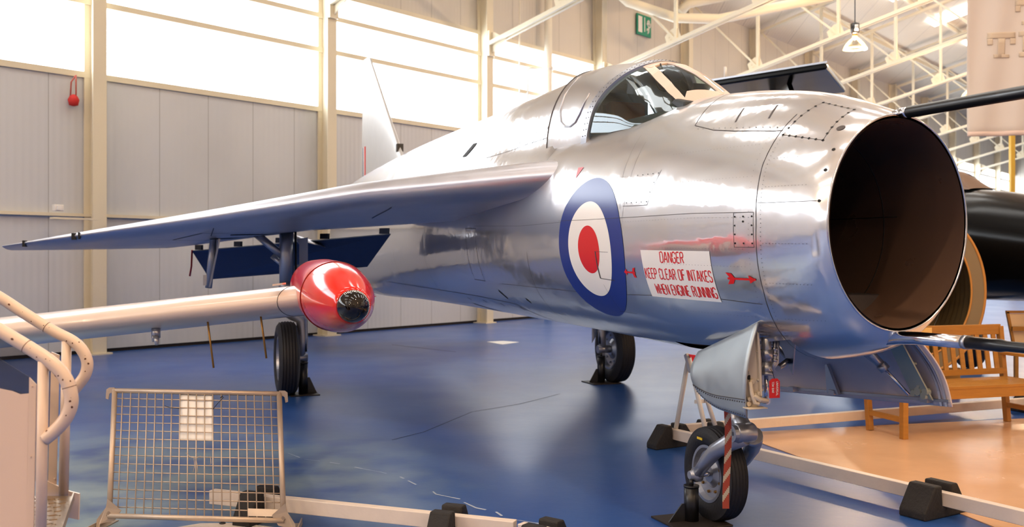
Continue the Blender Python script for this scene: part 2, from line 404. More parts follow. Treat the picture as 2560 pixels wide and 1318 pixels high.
# ------------------------------------------------------------ steel columns: one I-section to each bay line
def i_column(mb, t, z1=EAVE-.02):
    # web runs into the hall (n), flanges at the wall and at the inner side
    mb.obox(H(t, .03, z1/2), TD*.115, ND*.015, UP*z1/2)
    mb.obox(H(t, .33, z1/2), TD*.115, ND*.015, UP*z1/2)
    mb.obox(H(t, .18, z1/2), TD*.012, ND*.15, UP*z1/2)
colname = {0: 'cream steel wall column with a red strap bag beside its head, nearest to the left edge', 1: 'cream steel wall column rising directly left of the silver tail fin',
           2: 'cream steel wall column rising behind the middle of the spine, between fin and canopy', 3: 'cream steel wall column just left of the green exit sign'}
for k in range(-2, 13):
    mb = MB(); i_column(mb, C0+k*BAY-.12)
    c = mb.build('steel_column', STEELC, label=colname.get(k, 'cream steel wall column far down the hall or out of frame'), category='column', group='cream wall columns')
    if k in colname: pass
    if k in (0, 1, 2, 3): del c['group']
    fp = MB().obox(H(C0+k*BAY-.12, .18, .012), TD*.2, ND*.2, UP*.012).build('base_plate', STEELC, c)
# ------------------------------------------------------------ roof trusses
def make_truss(t):
    r = thing('roof_truss', 'cream', 'roof truss', H(t, .35, 0), RZ)
    zb = lambda n: 6.62+SL*n; zt = lambda n: EAVE-.26+SL*n
    N1 = 17.6
    def chord(nm, zf, dz, wd):
        m_ = MB()
        for e in (-1, 1): m_.bar(H(t+e*wd, .36, zf(.36)+dz), H(t+e*wd, N1, zf(N1)+dz), .07, .09)
        m_.build(nm, STEELC, r)
    chord('bottom_chord', zb, 0, .08); chord('top_chord', zt, 0, .06)
    nodes = [2.62+2.48*i for i in range(7)]; prev = .4
    for n in nodes:
        MB().bar(H(t, n, zb(n)), H(t, n, zt(n)), .085, .085, TD).build('post', STEELC, r)
        MB().bar(H(t, prev, zt(prev)), H(t, n, zb(n)+.05), .05, .08, TD).build('diagonal', STEELC, r)
        g = MB(); g.prism([H(t-.008, n-.26, zb(n)-.08), H(t-.008, n+.18, zb(n)+.04), H(t-.008, n+.06, zb(n)+.36), H(t-.008, n-.12, zb(n)+.36), H(t-.008, n-.34, zb(n)+.18)], TD*.016)
        for a, b_ in ((-.16, .06), (-.05, .1), (.05, .16), (-.02, .26), (-.2, .14)): g.lathe(H(t-.02, n+a, zb(n)+b_), TD, [(0, .016), (.04, .016)], 6, smooth=False)
        g.build('gusset_plate', STEELC, r); prev = n
    br = MB(); br.obox(H(t, .38, 6.72), TD*.11, ND*.03, UP*.30); br.prism([H(t-.01, .36, 6.45), H(t-.01, .85, 6.78), H(t-.01, .5, 6.98), H(t-.01, .36, 7.0)], TD*.02)
    br.build('end_bracket', STEELC, r)
    return r
trlab = {2: 'cream lattice roof truss springing from the column behind the middle of the spine', 3: 'cream lattice roof truss crossing just above the cockpit canopy',
         4: 'cream lattice roof truss carrying the glowing high-bay lamp', 5: 'cream lattice roof truss next beyond the one carrying the lamp', 6: 'cream lattice roof truss second beyond the one carrying the lamp',
         1: 'cream lattice roof truss whose foot meets the column left of the tail fin'}
tr0 = make_truss(C0+1*BAY-.12); tr0['label'] = trlab[1]
for k in list(range(-3, 1))+list(range(2, 12)):
    c = dup(tr0, H(C0+k*BAY-.12, .35, 0), label=trlab.get(k, 'cream lattice roof truss at the far end of the hall or out of frame'))
    if k not in trlab: c['group'] = 'distant roof trusses'
# eaves service duct, rain pipe and thin conduits
MB().tube([P(x, y, Y) for x, y, Y in [(1520, -40, 25.6), (1570, 5, 25.6), (1690, 45, 25.8), (1800, 47, 25.8), (1920, 22, 25.6), (2080, -10, 25.4)]], .13, 14).build('air_duct', STEELC, label='cream round duct sweeping under the roof above the canopy, beside the green exit sign', category='duct')
MB().tube([P(1700, 30, 28.5), P(1722, 8, 28.5), P(1860, -20, 28.2)], .15, 14).build('air_duct', STEELC, label='short cream duct elbow just right of the green exit sign, near the top edge', category='duct')
t_ = 11.85
pp = thing('rain_pipe', 'white vertical rain pipe on the glazed wall behind the middle of the spine', 'pipe', H(t_, .28))
MB().tube([H(t_, .28, .01), H(t_, .28, 9.6)], .1, 16).build('pipe', PIPE, pp)
mb = MB()
for z in (2.3, 4.4, 6.45, 8.6): mb.tube([H(t_, .28, z), H(t_, .28, z+.09)], .125, 16); mb.obox(H(t_, .14, z+.04), TD*.03, ND*.14, UP*.03)
mb.build('pipe_clip', PIPE, pp)
MB().tube([P(1299, 0, 24.2), P(1299, 262, 24.2)], .02, 8).build('conduit', PIPE, label='thin straight cream conduit left of the white rain pipe, in front of the glazing', category='conduit')
MB().tube([P(1319, 250, 24.6), P(1319, 178, 24.6), P(1322, 172, 24.6), P(1328, 170, 24.6), P(1347, 172, 25), P(1465, 196, 27)], .028, 8).build('conduit', PIPE, label='thin bent cream conduit turning behind the white rain pipe', category='conduit')

# red strap bag hanging beside the first column, switch box, ledge
bg = thing('strap_bag', 'red bag hanging on a strap from the window ledge beside the leftmost column', 'bag', P(185, 190, 15.6))
MB().tube([P(190, 188, 15.65), P(178, 205, 15.6), P(176, 245, 15.6)], .012, 6).tube([P(190, 188, 15.65), P(190, 205, 15.6), P(190, 245, 15.6)], .012, 6).build('strap', mat('faded red strap', (176, 84, 74), .7), bg)
MB().lathe(P(184, 250, 15.6), (0, 0, 1), [(-.1, .02), (-.085, .07), (0, .09), (.06, .06), (.09, .02)], 14).build('pouch', mat('red cloth', (196, 40, 36), .7), bg)
sb = thing('socket_box', 'small white electrical box standing on the wall rail at the left', 'electrical box', P(145, 530, 14.7))
MB().obox(P(145, 520, 14.7), TD*.07, ND*.05, UP*.05).build('body', WHT, sb, bevel=.008)
MB().obox(P(148, 520, 14.64), TD*.03, ND*.012, UP*.03).build('cover', PAPER, sb)
MB().obox(P(187, 547, 14.9), TD*.36, ND*.06, UP*.015).build('wall_shelf', STEELC, label='short cream shelf bracket crossing the leftmost column at rail height', category='shelf')

# exit sign turned on its side, and a second far away
def exit_sign(t, n, z, w_, h_, lab):
    r = thing('exit_sign', lab, 'sign', H(t, n, z))
    MB().obox(H(t, n, z), TD*w_/2, ND*.015, UP*h_/2).build('board', GREEN, r)
    q = lambda u, v: H(t+u*w_/2, n+.02, z+v*h_/2)
    MB().prism([q(-.85, -.75), q(-.3, -.75), q(-.3, .8), q(-.85, .8)], ND*.004).build('door_symbol', WHT, r)
    MB().prism([q(.0, -.6), q(.1, -.6), q(.1, .8), q(0, .8)], ND*.004).build('arrow_symbol', WHT, r)
    m_ = MB()
    for pl in ([(.45, -.7), (.6, -.5), (.62, -.1), (.5, .1)], [(.6, -.1), (.8, .0), (.85, .35)], [(.5, .1), (.45, .5), (.6, .62), (.7, .5), (.62, .2)], [(.45, .1), (.33, .3)], [(.45, -.2), (.35, -.45)]):
        m_.tube([q(a, b_) for a, b_ in pl], .025, 6)
    m_.build('running_man_symbol', WHT, r)
exit_sign(16.8, .06, 8.55, .78, .62, 'green and white exit sign turned sideways on the upper wall above the canopy')
exit_sign(43.5, .06, 7.6, .9, .5, 'small green exit sign far off, below the black upper probe')

# pendant high-bay lamps
def make_lamp(p, lab, group=None):
    p = V(p); r = thing('high_bay_lamp', lab, 'lamp', p, group=group)
    MB().lathe(p, UP, [(.36, .055), (.38, .10), (.60, .10), (.62, .05), (.64, .02)], 20).build('ballast_housing', BLKP, r)
    MB().lathe(p+V((0, -.105, 0)), UP, [(.42, .04), (.56, .04)], 12).build('housing_label', PAPER, r)
    MB().lathe(p, UP, [(.28, .05), (.37, .06)], 16).build('lamp_neck', ORNG, r)
    MB().lathe(p, UP, [(0, .28), (.06, .265), (.15, .22), (.23, .13), (.29, .06)], 28).build('reflector', LAMPG, r, fix=False)
    # open the reflector's caps
    rf = [c for c in kids(r) if c.name.startswith('reflector')][0]; me = rf.data
    import bmesh
    bm = bmesh.new(); bm.from_mesh(me); bm.faces.ensure_lookup_table()
    bmesh.ops.delete(bm, geom=[f for f in bm.faces if len(f.verts) > 4], context='FACES_ONLY'); bm.to_mesh(me); bm.free()
    MB().lathe(p, UP, [(.012, .15), (.012, .262), (.03, .255), (.03, .15)], 28, ring=True).build('glowing_diffuser', BULB, r)
    MB().tube([p+UP*.64, p+UP*1.95], .012, 6).build('suspension_cable', BLKP, r)
    return r
def lamp_light(p):
    d = bpy.data.lights.new('sodium_light', 'POINT'); d.energy = LAMP_W; d.color = LAMP_C; d.shadow_soft_size = .1
    o = bpy.data.objects.new('sodium_light', d); col.objects.link(o); o.location = V(p)+UP*.05
lp0 = H(14.37, 7.35, 6.42); first = make_lamp(lp0, 'glowing bell-shaped high-bay lamp hanging below a roof truss, above the black probe'); lamp_light(lp0)
for ti, ni in ((-4.95, 15.0), (4.71, 22.6), (14.37, 22.6), (-4.95, 22.6), (24.0, 15.0), (24.0, 7.35), (33.66, 7.35), (33.66, 15.0), (14.37, 15.0), (-14.6, 7.35), (-14.6, 15.0), (-14.6, 22.6), (-14.6, 30.0), (-4.95, 30.0), (-24.3, 7.35), (-24.3, 15.0), (-24.3, 22.6)):  # unseen lamps added on the truss grid to warm roof, steps and nose
    p = H(ti, ni, 6.62+SL*min(ni, 17)-1.95)
    dup(first, p, 'unseen bell-shaped high-bay lamp added below a roof truss for its warm light', 'added high-bay lamps outside the picture'); lamp_light(p)

# white hanging banner with faded slab letters
B0 = V(((2418-1280)*14/F, 14, 0)); BD = V((.985, -.17, 0)); BNn = V((-.17, -.985, 0))
bn = thing('hanging_banner', 'large white cloth banner with faded tan letters hanging at the upper right', 'banner', B0+UP*3.36)
def bsurf(u, z, off=0): return B0+BD*u+UP*z+BNn*(off+.035*math.sin(u*6+z*.8)*(.4+.6*u/2.4)+.02*math.sin(u*13-z*2))
MB().grid(lambda a, b_: bsurf(a*2.6, 3.36+b_*4.6), 60, 30).build('cloth', CLOTH, bn, solid=.006)
MB().grid(lambda a, b_: bsurf(a*2.6, 3.36+b_*.07, .012), 60, 2).build('bottom_hem', mat('pink hem', (232, 208, 196), .8), bn, solid=.008)
MB().tube([bsurf(-.06, 7.98), bsurf(2.66, 7.98)], .03, 10).tube([bsurf(.3, 7.98), bsurf(.3, 9.6)], .008, 6).tube([bsurf(2.3, 7.98), bsurf(2.3, 9.6)], .008, 6).build('hanging_bar', STEELC, bn)
def blet(nm, rects, u0, z0):
    m_ = MB()
    for a, b_, c, d in rects:
        m_.grid(lambda s_, t_: bsurf(u0+lerp(a, b_, s_), z0+lerp(c, d, t_), .012), 6, 4)
    m_.build(nm, TANL, bn, solid=.003)
LT = [(0, .38, .28, .37), (0, .07, .19, .28), (.31, .38, .19, .28), (.14, .24, .0, .28), (.08, .30, 0, .05)]
LHh = [(0, .2, .30, .37), (0, .2, 0, .07), (.05, .15, .07, .3), (.28, .48, .30, .37), (.28, .48, 0, .07), (.33, .43, .07, .3), (.15, .33, .15, .22)]
zt2 = EYE+(HZ-148)*14/F; zt1 = EYE+(HZ-68)*14/F
blet('letter_t', LT, .27, zt2); blet('letter_h', LHh, .69, zt2); blet('letter_t', LT, .65, zt1)
# ------------------------------------------------------------ the silver jet.  Own frame: x aft from the intake lip, y to its right-hand (starboard) side, z up
JET = thing('jet_fighter', 'polished silver jet fighter with a round open nose intake and red white and blue roundel', 'aircraft', (1.83, 4.54, 0), math.atan2(.946, -.326))
def jb(mb, name, m, parent=None, **k): return mb.build(name, m, parent or JET, local=True, **k)
ZTOP = [(0, 2.288), (.08, 2.325), (.2, 2.37), (.4, 2.44), (.65, 2.505), (1.1, 2.58), (1.6, 2.625), (2.3, 2.645), (3.0, 2.655), (4, 2.68), (5, 2.80), (6, 2.92), (7, 3.0), (9, 3.05), (11, 3.05), (13, 3.03), (14.4, 2.98)]
ZBOT = [(0, 1.262), (.05, 1.205), (.12, 1.165), (.25, 1.125), (.5, 1.08), (.9, 1.045), (1.5, 1.03), (3, 1.045), (6, 1.05), (9, 1.03), (11.5, .98), (13.5, 1.02), (14.4, 1.12)]
HWD = [(0, .402), (.05, .43), (.12, .455), (.25, .487), (.5, .54), (.9, .60), (1.4, .655), (2, .69), (3, .72), (4, .74), (6, .75), (9, .74), (12, .70), (14.4, .58)]
NUP = [(0, 2.0), (1, 1.95), (1.6, 1.9), (5, 1.9), (14.4, 1.8)]
NLO = [(0, 2.0), (.6, 2.15), (1.5, 2.35), (3, 2.45), (14.4, 2.4)]
def sec(A, ph, g=0.0):
    hw = sinterp(HWD, A); zc = interp([(0, 1.775), (1.5, 1.80), (5, 1.9), (14.4, 1.95)], A)
    c, s_ = math.cos(ph), math.sin(ph)
    n = interp(NUP, A) if s_ >= 0 else interp(NLO, A)
    hh = (sinterp(ZTOP, A)-zc) if s_ >= 0 else (zc-sinterp(ZBOT, A))
    r = (abs(c/(hw+g))**n+abs(s_/(hh+g))**n)**(-1/n)
    if A > 3.26 and s_ > 0:                # the dorsal spine carries on the line of the canopy
        k = min(1, (A-3.26)/.04); wh, zh = .435, 2.30; hh2 = k*(interp([(3.3, 3.105), (5, 3.115), (9, 3.12), (11, 3.10), (14.4, 3.0)], A)-zh)+.001
        b0 = zh-zc; qa = (c/wh)**2+(s_/hh2)**2; qb = -2*s_*b0/hh2**2; qc = (b0/hh2)**2-1; D_ = qb*qb-4*qa*qc
        if D_ > 0:
            r2 = (-qb+math.sqrt(D_))/(2*qa)
            if r2 > 0: r = (r**16+r2**16)**(1/16)
    return V((A, r*c, zc+r*s_))
def nrm(A, ph):
    a = sec(A+.01, ph)-sec(max(0, A-.01), ph); b_ = sec(A, ph+.01)-sec(A, ph-.01); n = a.cross(b_); n.normalize()
    c = sec(A, ph)-V((A, 0, 1.8)); return n if n.dot(c) > 0 else -n
_arc = {}
def phi_arc(A, s_):                      # parameter of the point an arc length s_ above (+) or below (-) the widest line, starboard side
    k = round(A, 3)
    if k not in _arc:
        pts = [(math.radians(d), sec(A, math.radians(d))) for d in range(-90, 91, 2)]
        i0 = 45; acc = {i0: 0.0}
        for i in range(i0+1, 91): acc[i] = acc[i-1]+(pts[i][1]-pts[i-1][1]).length
        for i in range(i0-1, -1, -1): acc[i] = acc[i+1]-(pts[i][1]-pts[i+1][1]).length
        _arc[k] = [(acc[i], pts[i][0]) for i in range(91)]
    return interp(_arc[k], s_)
def sk(A, s_, off=.003):                 # a point on the skin: (station, arc), lifted by off
    ph = phi_arc(A, s_); return sec(A, ph)+nrm(A, ph)*off
# skin
st = [0, .02, .05, .09, .14, .2, .28, .36, .44, .52, .6, .7, .8, .9, 1.0, 1.1, 1.2, 1.3, 1.4, 1.5, 1.6, 1.7, 1.8, 1.9, 2.0, 2.15, 2.3, 2.45, 2.6, 2.75, 2.9, 3.05, 3.2, 3.26, 3.30, 3.35, 3.5, 3.65, 3.8, 3.95, 4.1, 4.3, 4.6, 5, 5.5, 6, 6.5, 7, 7.5, 8, 8.5, 9, 9.5, 10, 10.5, 11, 11.5, 12, 12.5, 13, 13.5, 14, 14.4]
NP = 120
fus = MB(); k0 = 0
for A in st:
    for j in range(NP): fus.v.append(sec(A, 2*PI*j/NP))
for i in range(len(st)-1):
    for j in range(NP):
        am = (st[i]+st[i+1])/2; pm = sec(am, 2*PI*(j+.5)/NP)
        if 1.7 < am < 3.2 and pm.z > 2.2 and abs(pm.y) < .30: continue
        if .44 < am < 1.6 and pm.z < 1.4 and abs(pm.y) < .30: continue
        fus.f.append([i*NP+j, i*NP+(j+1) % NP, (i+1)*NP+(j+1) % NP, (i+1)*NP+j]); fus.m.append(0); fus.sm.append(True)
# joints between panels, rivets, small hatches: surface pattern of the skin
def seam(pts, wd=.004, m=1, off=.0012):
    for a, b_ in zip(pts, pts[1:]):
        a, b_ = V(a+(0,)), V(b_+(0,)); n = max(1, int((b_-a).length/.06)); d = (b_-a).normalized(); e = V((-d.y, d.x, 0))*wd/2
        for k in range(n):
            p = a.lerp(b_, k/n); q = a.lerp(b_, (k+1)/n)
            fus.add([sk(p.x-e.x, p.y-e.y, off), sk(q.x-e.x, q.y-e.y, off), sk(q.x+e.x, q.y+e.y, off), sk(p.x+e.x, p.y+e.y, off)], [(0, 1, 2, 3)], m, True)
def dot(A, s_, r, m=2, off=.002, n=7):
    fus.add([sk(A+r*math.cos(2*PI*i/n), s_+r*math.sin(2*PI*i/n), off) for i in range(n)], [tuple(range(n))], m)
def dots(pts, sp, r=.0028, m=2):
    for a, b_ in zip(pts, pts[1:]):
        L_ = math.hypot(b_[0]-a[0], b_[1]-a[1]); n = max(1, round(L_/sp))
        for k in range(n+1): dot(lerp(a[0], b_[0], k/n), lerp(a[1], b_[1], k/n), r, m)
seam([(.40, .62), (.42, .3), (.40, 0), (.42, -.35), (.46, -.62), (.5, -.9)])
dots([(.37, .55), (.39, .3), (.37, 0), (.39, -.35), (.43, -.62)], .022, .0025)
dots([(.45, .55), (.47, .3), (.45, 0), (.47, -.35), (.50, -.62)], .03, .002)
seam([(.05, .10), (.40, .10)], .003); seam([(.42, .055), (.9, .06), (1.6, .05), (2.4, .03), (3.3, .0), (4.5, .0)], .003)
dots([(.45, .03), (.9, .035), (1.6, .025)], .03, .0022)
seam([(.46, -.42), (.9, -.40), (1.4, -.42), (2.2, -.46), (4, -.5)], .003)
seam([(1.62, .55), (1.60, .2), (1.62, .0)], .002); seam([(1.75, .62), (1.72, .35), (1.65, .1)], .002)
for a0, s0 in ((.7, .42), (.7, .24), (.7, -.13), (.7, -.22), (.75, -.5), (1.7, -.62), (1.7, -.8)): dots([(a0-.2, s0), (a0+.5, s0)], .026, .002)
for a0, s0 in ((.12, .33), (.12, .18), (.1, -.1), (.12, -.3), (.14, -.5)): dots([(a0, s0), (.36, s0)], .02, .0022)
# nose cover strip with its fasteners, spine joint, access panels
seam([(1.16, .62), (.95, .56), (.75, .53), (.45, .50), (.40, .50)], .005); seam([(1.16, .62), (1.22, .80), (1.30, 1.0)], .005)
dots([(1.1, .585), (.45, .525)], .05, .004)
hp = [(.38, .47), (.13, .42), (.15, .68), (.35, .74)]; dots(hp+[hp[0]], .042, .0065, 3); seam(hp+[hp[0]], .002)
for a, s_ in ((.05, .36), (.045, .25), (.04, .1)): dot(a, s_, .008, 3)
dot(.09, .50, .018, 1, n=14)
for a in (.56, .80): seam([(a, .60), (a+.04, .72)], .011)
hq = [(.56, .055), (.42, .055), (.42, -.12), (.56, -.12)]; seam(hq+[hq[0]], .003); dots([(.55, .035), (.43, .035), (.43, -.10), (.55, -.10), (.55, .035)], .05, .005, 3); dot(.49, .01, .006, 3)
hr = [(1.55, .33), (1.27, .33), (1.34, .12), (1.62, .12)]; seam(hr[1:3]+[hr[3]], .003); dots([(1.52, .31), (1.29, .31), (1.35, .14), (1.58, .14)], .06, .0042, 3)
dots([(1.9, .31), (1.65, .31)], .025, .0032); dots([(2.2, .10), (1.8, .12)], .025, .0028)
seam([(3.2, .80), (4.0, .78), (4.9, .70)], .006); seam([(2.75, .83), (3.2, .80)], .010)
for a in (3.6, 3.85, 4.2, 4.55, 4.85): seam([(a, .76), (a-.02, .90)], .009)
fus.add([sk(5.75, .78, .004), sk(5.62, .78, .004), sk(5.55, .95, .004), sk(5.68, .95, .004)], [(0, 1, 2, 3)], 3)
for a in (3.2, 6.4, 8.0, 9.6, 11.2): seam([(a, 1.3), (a, .5)], .005); seam([(a, -.2), (a, -1.1)], .005)
hs = [(4.75, -.02), (4.45, -.02), (4.45, -.50), (4.75, -.50)]; seam(hs+[hs[0]], .006); dots(hs+[hs[0]], .06, .005, 3)
seam([(4.0, -.72), (6.5, -.70), (9, -.68)], .006); seam([(4.0, -.72), (3.7, -.90), (3.5, -1.2)], .010)
for a in (4.5, 4.0, 5.0, 5.5): seam([(a, -.76), (a-.04, -.80)], .014, 3)
seam([(5.6, -.88), (5.1, -1.02)], .03, 3); seam([(4.2, -.58), (4.1, -.66)], .03, 3); seam([(3.6, -.62), (3.55, -.66)], .03, 3)
jb(fus, 'fuselage', [ALU, SEAM, RIVET, HOLE], fix=False)
# lip of the intake, and the duct behind it
lip = MB().tube([sec(0, 2*PI*j/96)+V((.0, 0, 0)) for j in range(96)], .0055, 8, closed=True)
jb(lip, 'intake_lip', CHROME)
def duct(u, v_):
    a = v_*3.0; p = sec(0, 2*PI*u); k = 1-.012/.4-.05*min(1, v_*3); zc = 1.775
    return V((a, p.y*k, zc+(p.z-zc)*k+.03*v_))
dm = MB().grid(duct, 96, 24, cu=True, m=0)
for a_ in (.55, 1.1): dm.tube([duct(j/64, a_/3.0)*1.0 for j in range(64)], .003, 5, m=1, closed=True)
for u in (.02, .48, .30, .70): dm.tube([duct(u, v_/20) for v_ in range(3, 16)], .003, 5, m=1)
dm.add([duct(j/96, 1) for j in range(96)], [tuple(range(96))], 1)
jb(dm, 'intake_duct', [DUCT, HOLE], fix=False)
# inner ring closing the gap between lip and duct
# nose wheel bay
bay = MB()
def hullz(A, y):
    best = None
    for d in range(-90, 0, 1):
        p = sec(A, D2_(d))
        if best is None or abs(p.y-y) < abs(best.y-y): best = p
    return best.z
D2_ = math.radians
aa = [.44, .7, 1.0, 1.3, 1.64]
for sd in (-1, 1):
    for a_, b2 in zip(aa, aa[1:]):
        bay.add([(a_, sd*.31, hullz(a_, .31)+.02), (b2, sd*.31, hullz(b2, .31)+.02), (b2, sd*.31, 1.42), (a_, sd*.31, 1.42)], [(0, 1, 2, 3)])
for a_ in (.44, 1.64): bay.add([(a_, y, hullz(a_, abs(y))+.02) for y in (-.31, -.22, -.12, 0, .12, .22, .31)]+[(a_, .31, 1.42), (a_, -.31, 1.42)], [tuple(range(9))])
bay.box(.44, 1.64, -.31, .31, 1.415, 1.42)
for a in (.6, .8, 1.0, 1.2, 1.4): bay.box(a, a+.02, -.30, .30, 1.36, 1.415)
jb(bay, 'nose_wheel_bay', mat('dark bay metal', (84, 80, 82), .5, .6))

# probes on the intake lip
pr = MB().tube([(-.02, 0, 2.292), (-.02-.045, 0, 2.292)], .026, 16, m=1).tube([(-.065, 0, 2.291), (-1.75, .0, 2.262)], .0275, 20, m=0)
pr.tube([(.04, 0, 2.30), (-.03, 0, 2.292)], [.012, .026], 16, m=1)
jb(pr, 'upper_probe', [BLKP, CHROME])
pr = MB().tube([(.42, 0, 1.115), (.2, 0, 1.19), (.0, 0, 1.232), (-.12, 0, 1.240), (-.40, 0, 1.246)], [.006, .022, .032, .030, .0285], 20, m=1).tube([(-.40, 0, 1.246), (-.425, 0, 1.246)], .031, 20, m=2)
pr.tube([(-.425, 0, 1.246), (-.60, 0, 1.248), (-.63, 0, 1.248), (-1.9, 0, 1.262)], [.0275, .0275, .022, .020], 20, m=0)
jb(pr, 'lower_probe', [BLKP, CHROME, GREYM])

# roundel and markings, laid on the skin
def patch(name, m, fn, nu, nv, parent=None, off=.0035):
    return jb(MB().grid(lambda u, v_: sk(*fn(u, v_), off), nu, nv), name, m, parent, fix=False)
RA, RS = 2.08, -.155
rd = None
for nm, r1, m_, of in (('blue_ring', .478, BLUE, .002), ('white_ring', .316, WHT, .003), ('red_disc', .157, RED, .004)):
    g = MB().grid(lambda u, v_: sk(RA+r1*v_*math.cos(2*PI*u), RS+r1*v_*math.sin(2*PI*u), of), 72, 14, cu=True)
    if rd is None: rd = jb(g, 'roundel', m_, fix=False); rd['label'] = 'blue outer ring of the roundel'
    else: jb(g, nm, m_, rd, fix=False)
sm = MB()
def sstrip(mb, pts, wd, off, m=0, step=.03):
    for a, b_ in zip(pts, pts[1:]):
        a, b_ = V(a+(0,)), V(b_+(0,)); n = max(1, int((b_-a).length/step)); d = (b_-a).normalized(); e = V((-d.y, d.x, 0))*wd/2
        for k in range(n):
            p = a.lerp(b_, k/n); q = a.lerp(b_, (k+1)/n)
            mb.add([sk(p.x-e.x, p.y-e.y, off), sk(q.x-e.x, q.y-e.y, off), sk(q.x+e.x, q.y+e.y, off), sk(p.x+e.x, p.y+e.y, off)], [(0, 1, 2, 3)], m, True)
sstrip(sm, [(1.98, -.165), (1.97, -.34)], .012, .006); sstrip(sm, [(1.99, -.165), (1.80, -.165)], .002, .006); sstrip(sm, [(1.97, -.34), (1.78, -.345)], .004, .006); sstrip(sm, [(1.95, -.38), (1.88, -.56)], .002, .006); sstrip(sm, [(1.9, -.57), (1.68, -.57)], .003, .006)
sstrip(sm, [(2.55, .035), (2.1, .04), (1.6, .05)], .002, .006)
jb(sm, 'hatch_outline', SEAM, rd, fix=False)
# notice board painted on the skin
GL = {
'A': (.6, [[(0, 0), (.24, 1)], [(.34, 1), (.58, 0)], [(.16, .32), (.42, .32)]]), 'C': (.5, [[(.5, .85), (.38, 1), (.14, 1), (0, .85), (0, .55)], [(0, .45), (0, .15), (.14, 0), (.38, 0), (.5, .15)]]),
'D': (.54, [[(0, 0), (0, 1)], [(.12, 1), (.4, 1), (.54, .85), (.54, .15), (.4, 0), (.12, 0)]]), 'E': (.46, [[(0, 0), (0, 1)], [(.1, 1), (.46, 1)], [(.1, .5), (.38, .5)], [(.1, 0), (.46, 0)]]),
'F': (.46, [[(0, 0), (0, 1)], [(.1, 1), (.46, 1)], [(.1, .52), (.38, .52)]]), 'G': (.54, [[(.54, .82), (.42, 1), (.14, 1), (0, .85), (0, .55)], [(0, .45), (0, .15), (.14, 0), (.4, 0), (.54, .15), (.54, .45), (.32, .45)]]),
'H': (.52, [[(0, 0), (0, 1)], [(.52, 0), (.52, 1)], [(.09, .5), (.43, .5)]]), 'I': (.02, [[(0, 0), (0, 1)]]), 'K': (.52, [[(0, 0), (0, 1)], [(.1, .46), (.46, 1)], [(.22, .52), (.52, 0)]]),
'L': (.44, [[(0, 0), (0, 1)], [(.1, 0), (.44, 0)]]), 'N': (.54, [[(0, 0), (0, 1)], [(.06, .96), (.48, .04)], [(.54, 0), (.54, 1)]]), 'O': (.52, [[(.22, 1), (.12, 1), (0, .85), (0, .15), (.12, 0), (.22, 0)], [(.3, 1), (.4, 1), (.52, .85), (.52, .15), (.4, 0), (.3, 0)]]),
'P': (.5, [[(0, 0), (0, 1)], [(.1, 1), (.38, 1), (.5, .88), (.5, .6), (.38, .48), (.1, .48)]]), 'R': (.52, [[(0, 0), (0, 1)], [(.1, 1), (.38, 1), (.5, .88), (.5, .62), (.38, .5), (.1, .5)], [(.28, .42), (.52, 0)]]),
'S': (.5, [[(.5, .82), (.38, 1), (.12, 1), (0, .86), (0, .64), (.12, .54), (.22, .51)], [(.3, .48), (.38, .45), (.5, .34), (.5, .14), (.38, 0), (.12, 0), (0, .16)]]),
'T': (.52, [[(0, 1), (.2, 1)], [(.32, 1), (.52, 1)], [(.26, .9), (.26, 0)]]), 'U': (.52, [[(0, 1), (0, .15), (.14, 0), (.38, 0), (.52, .15), (.52, 1)]]), 'V': (.52, [[(0, 1), (.26, 0), (.52, 1)]]),
'W': (.72, [[(0, 1), (.14, 0), (.34, .8)], [(.38, .8), (.58, 0), (.72, 1)]]), 'B': (.52, [[(0, 0), (0, 1)], [(.1, 1), (.36, 1), (.48, .88), (.48, .62), (.36, .52), (.1, .52)], [(.36, .5), (.52, .38), (.52, .14), (.4, 0), (.1, 0)]])}
def textstrokes(txt, space=.2):
    x = 0; out = []
    for ch in txt:
        if ch == ' ': x += .42; continue
        wd, ss = GL[ch]
        for s_ in ss: out.append([(x+a, b_) for a, b_ in s_])
        x += wd+space
    return out, x-space
NA0, NA1, NS1, NS0 = 1.405, .755, -.143, -.425        # notice: left and right stations, top and bottom arcs
nb = patch('notice_board', WHT, lambda u, v_: (lerp(NA0-.02*v_, NA1-.0*v_, u), lerp(NS1, NS0, v_)), 24, 14, off=.002)
nb['label'] = 'white notice lettered in red stencil capitals'
for txt, a0, a1, s_, hh in (('DANGER', 1.205, .985, -.152, .060), ('KEEP CLEAR OF INTAKES', 1.385, .768, -.250, .060), ('WHEN ENGINE RUNNING', 1.315, .768, -.342, .060)):
    W_ = textstrokes(txt)[1]; kx = (a0-a1)/W_; x0 = 0
    for wd_ in txt.split(' '):
        ss, w1 = textstrokes(wd_); m_ = MB()
        for s1 in ss: sstrip(m_, [(a0-(x0+x)*kx, s_-hh+y*hh) for x, y in s1], .0072, .0035)
        jb(m_, 'word_'+wd_.lower(), RED, nb, fix=False); x0 += w1+.62
def arrow(name, A, s_, L_, d):
    m_ = MB(); sstrip(m_, [(A, s_), (A-d*L_, s_)], .011, .003)
    def tri(p): m_.add([sk(a, b_, .003) for a, b_ in p], [tuple(range(len(p)))])
    tri([(A-d*L_*.78, s_+.022), (A-d*L_, s_), (A-d*L_*.78, s_-.022)])
    tri([(A+d*L_*.04, s_+.032), (A-d*L_*.17, s_+.028), (A-d*L_*.28, s_), (A-d*L_*.10, s_)]); tri([(A+d*L_*.04, s_-.032), (A-d*L_*.10, s_), (A-d*L_*.28, s_), (A-d*L_*.17, s_-.028)])
    jb(m_, name, RED, fix=False)
arrow('red_arrow', .645, -.285, .20, 1); arrow('red_arrow', 1.50, -.283, .13, -1)
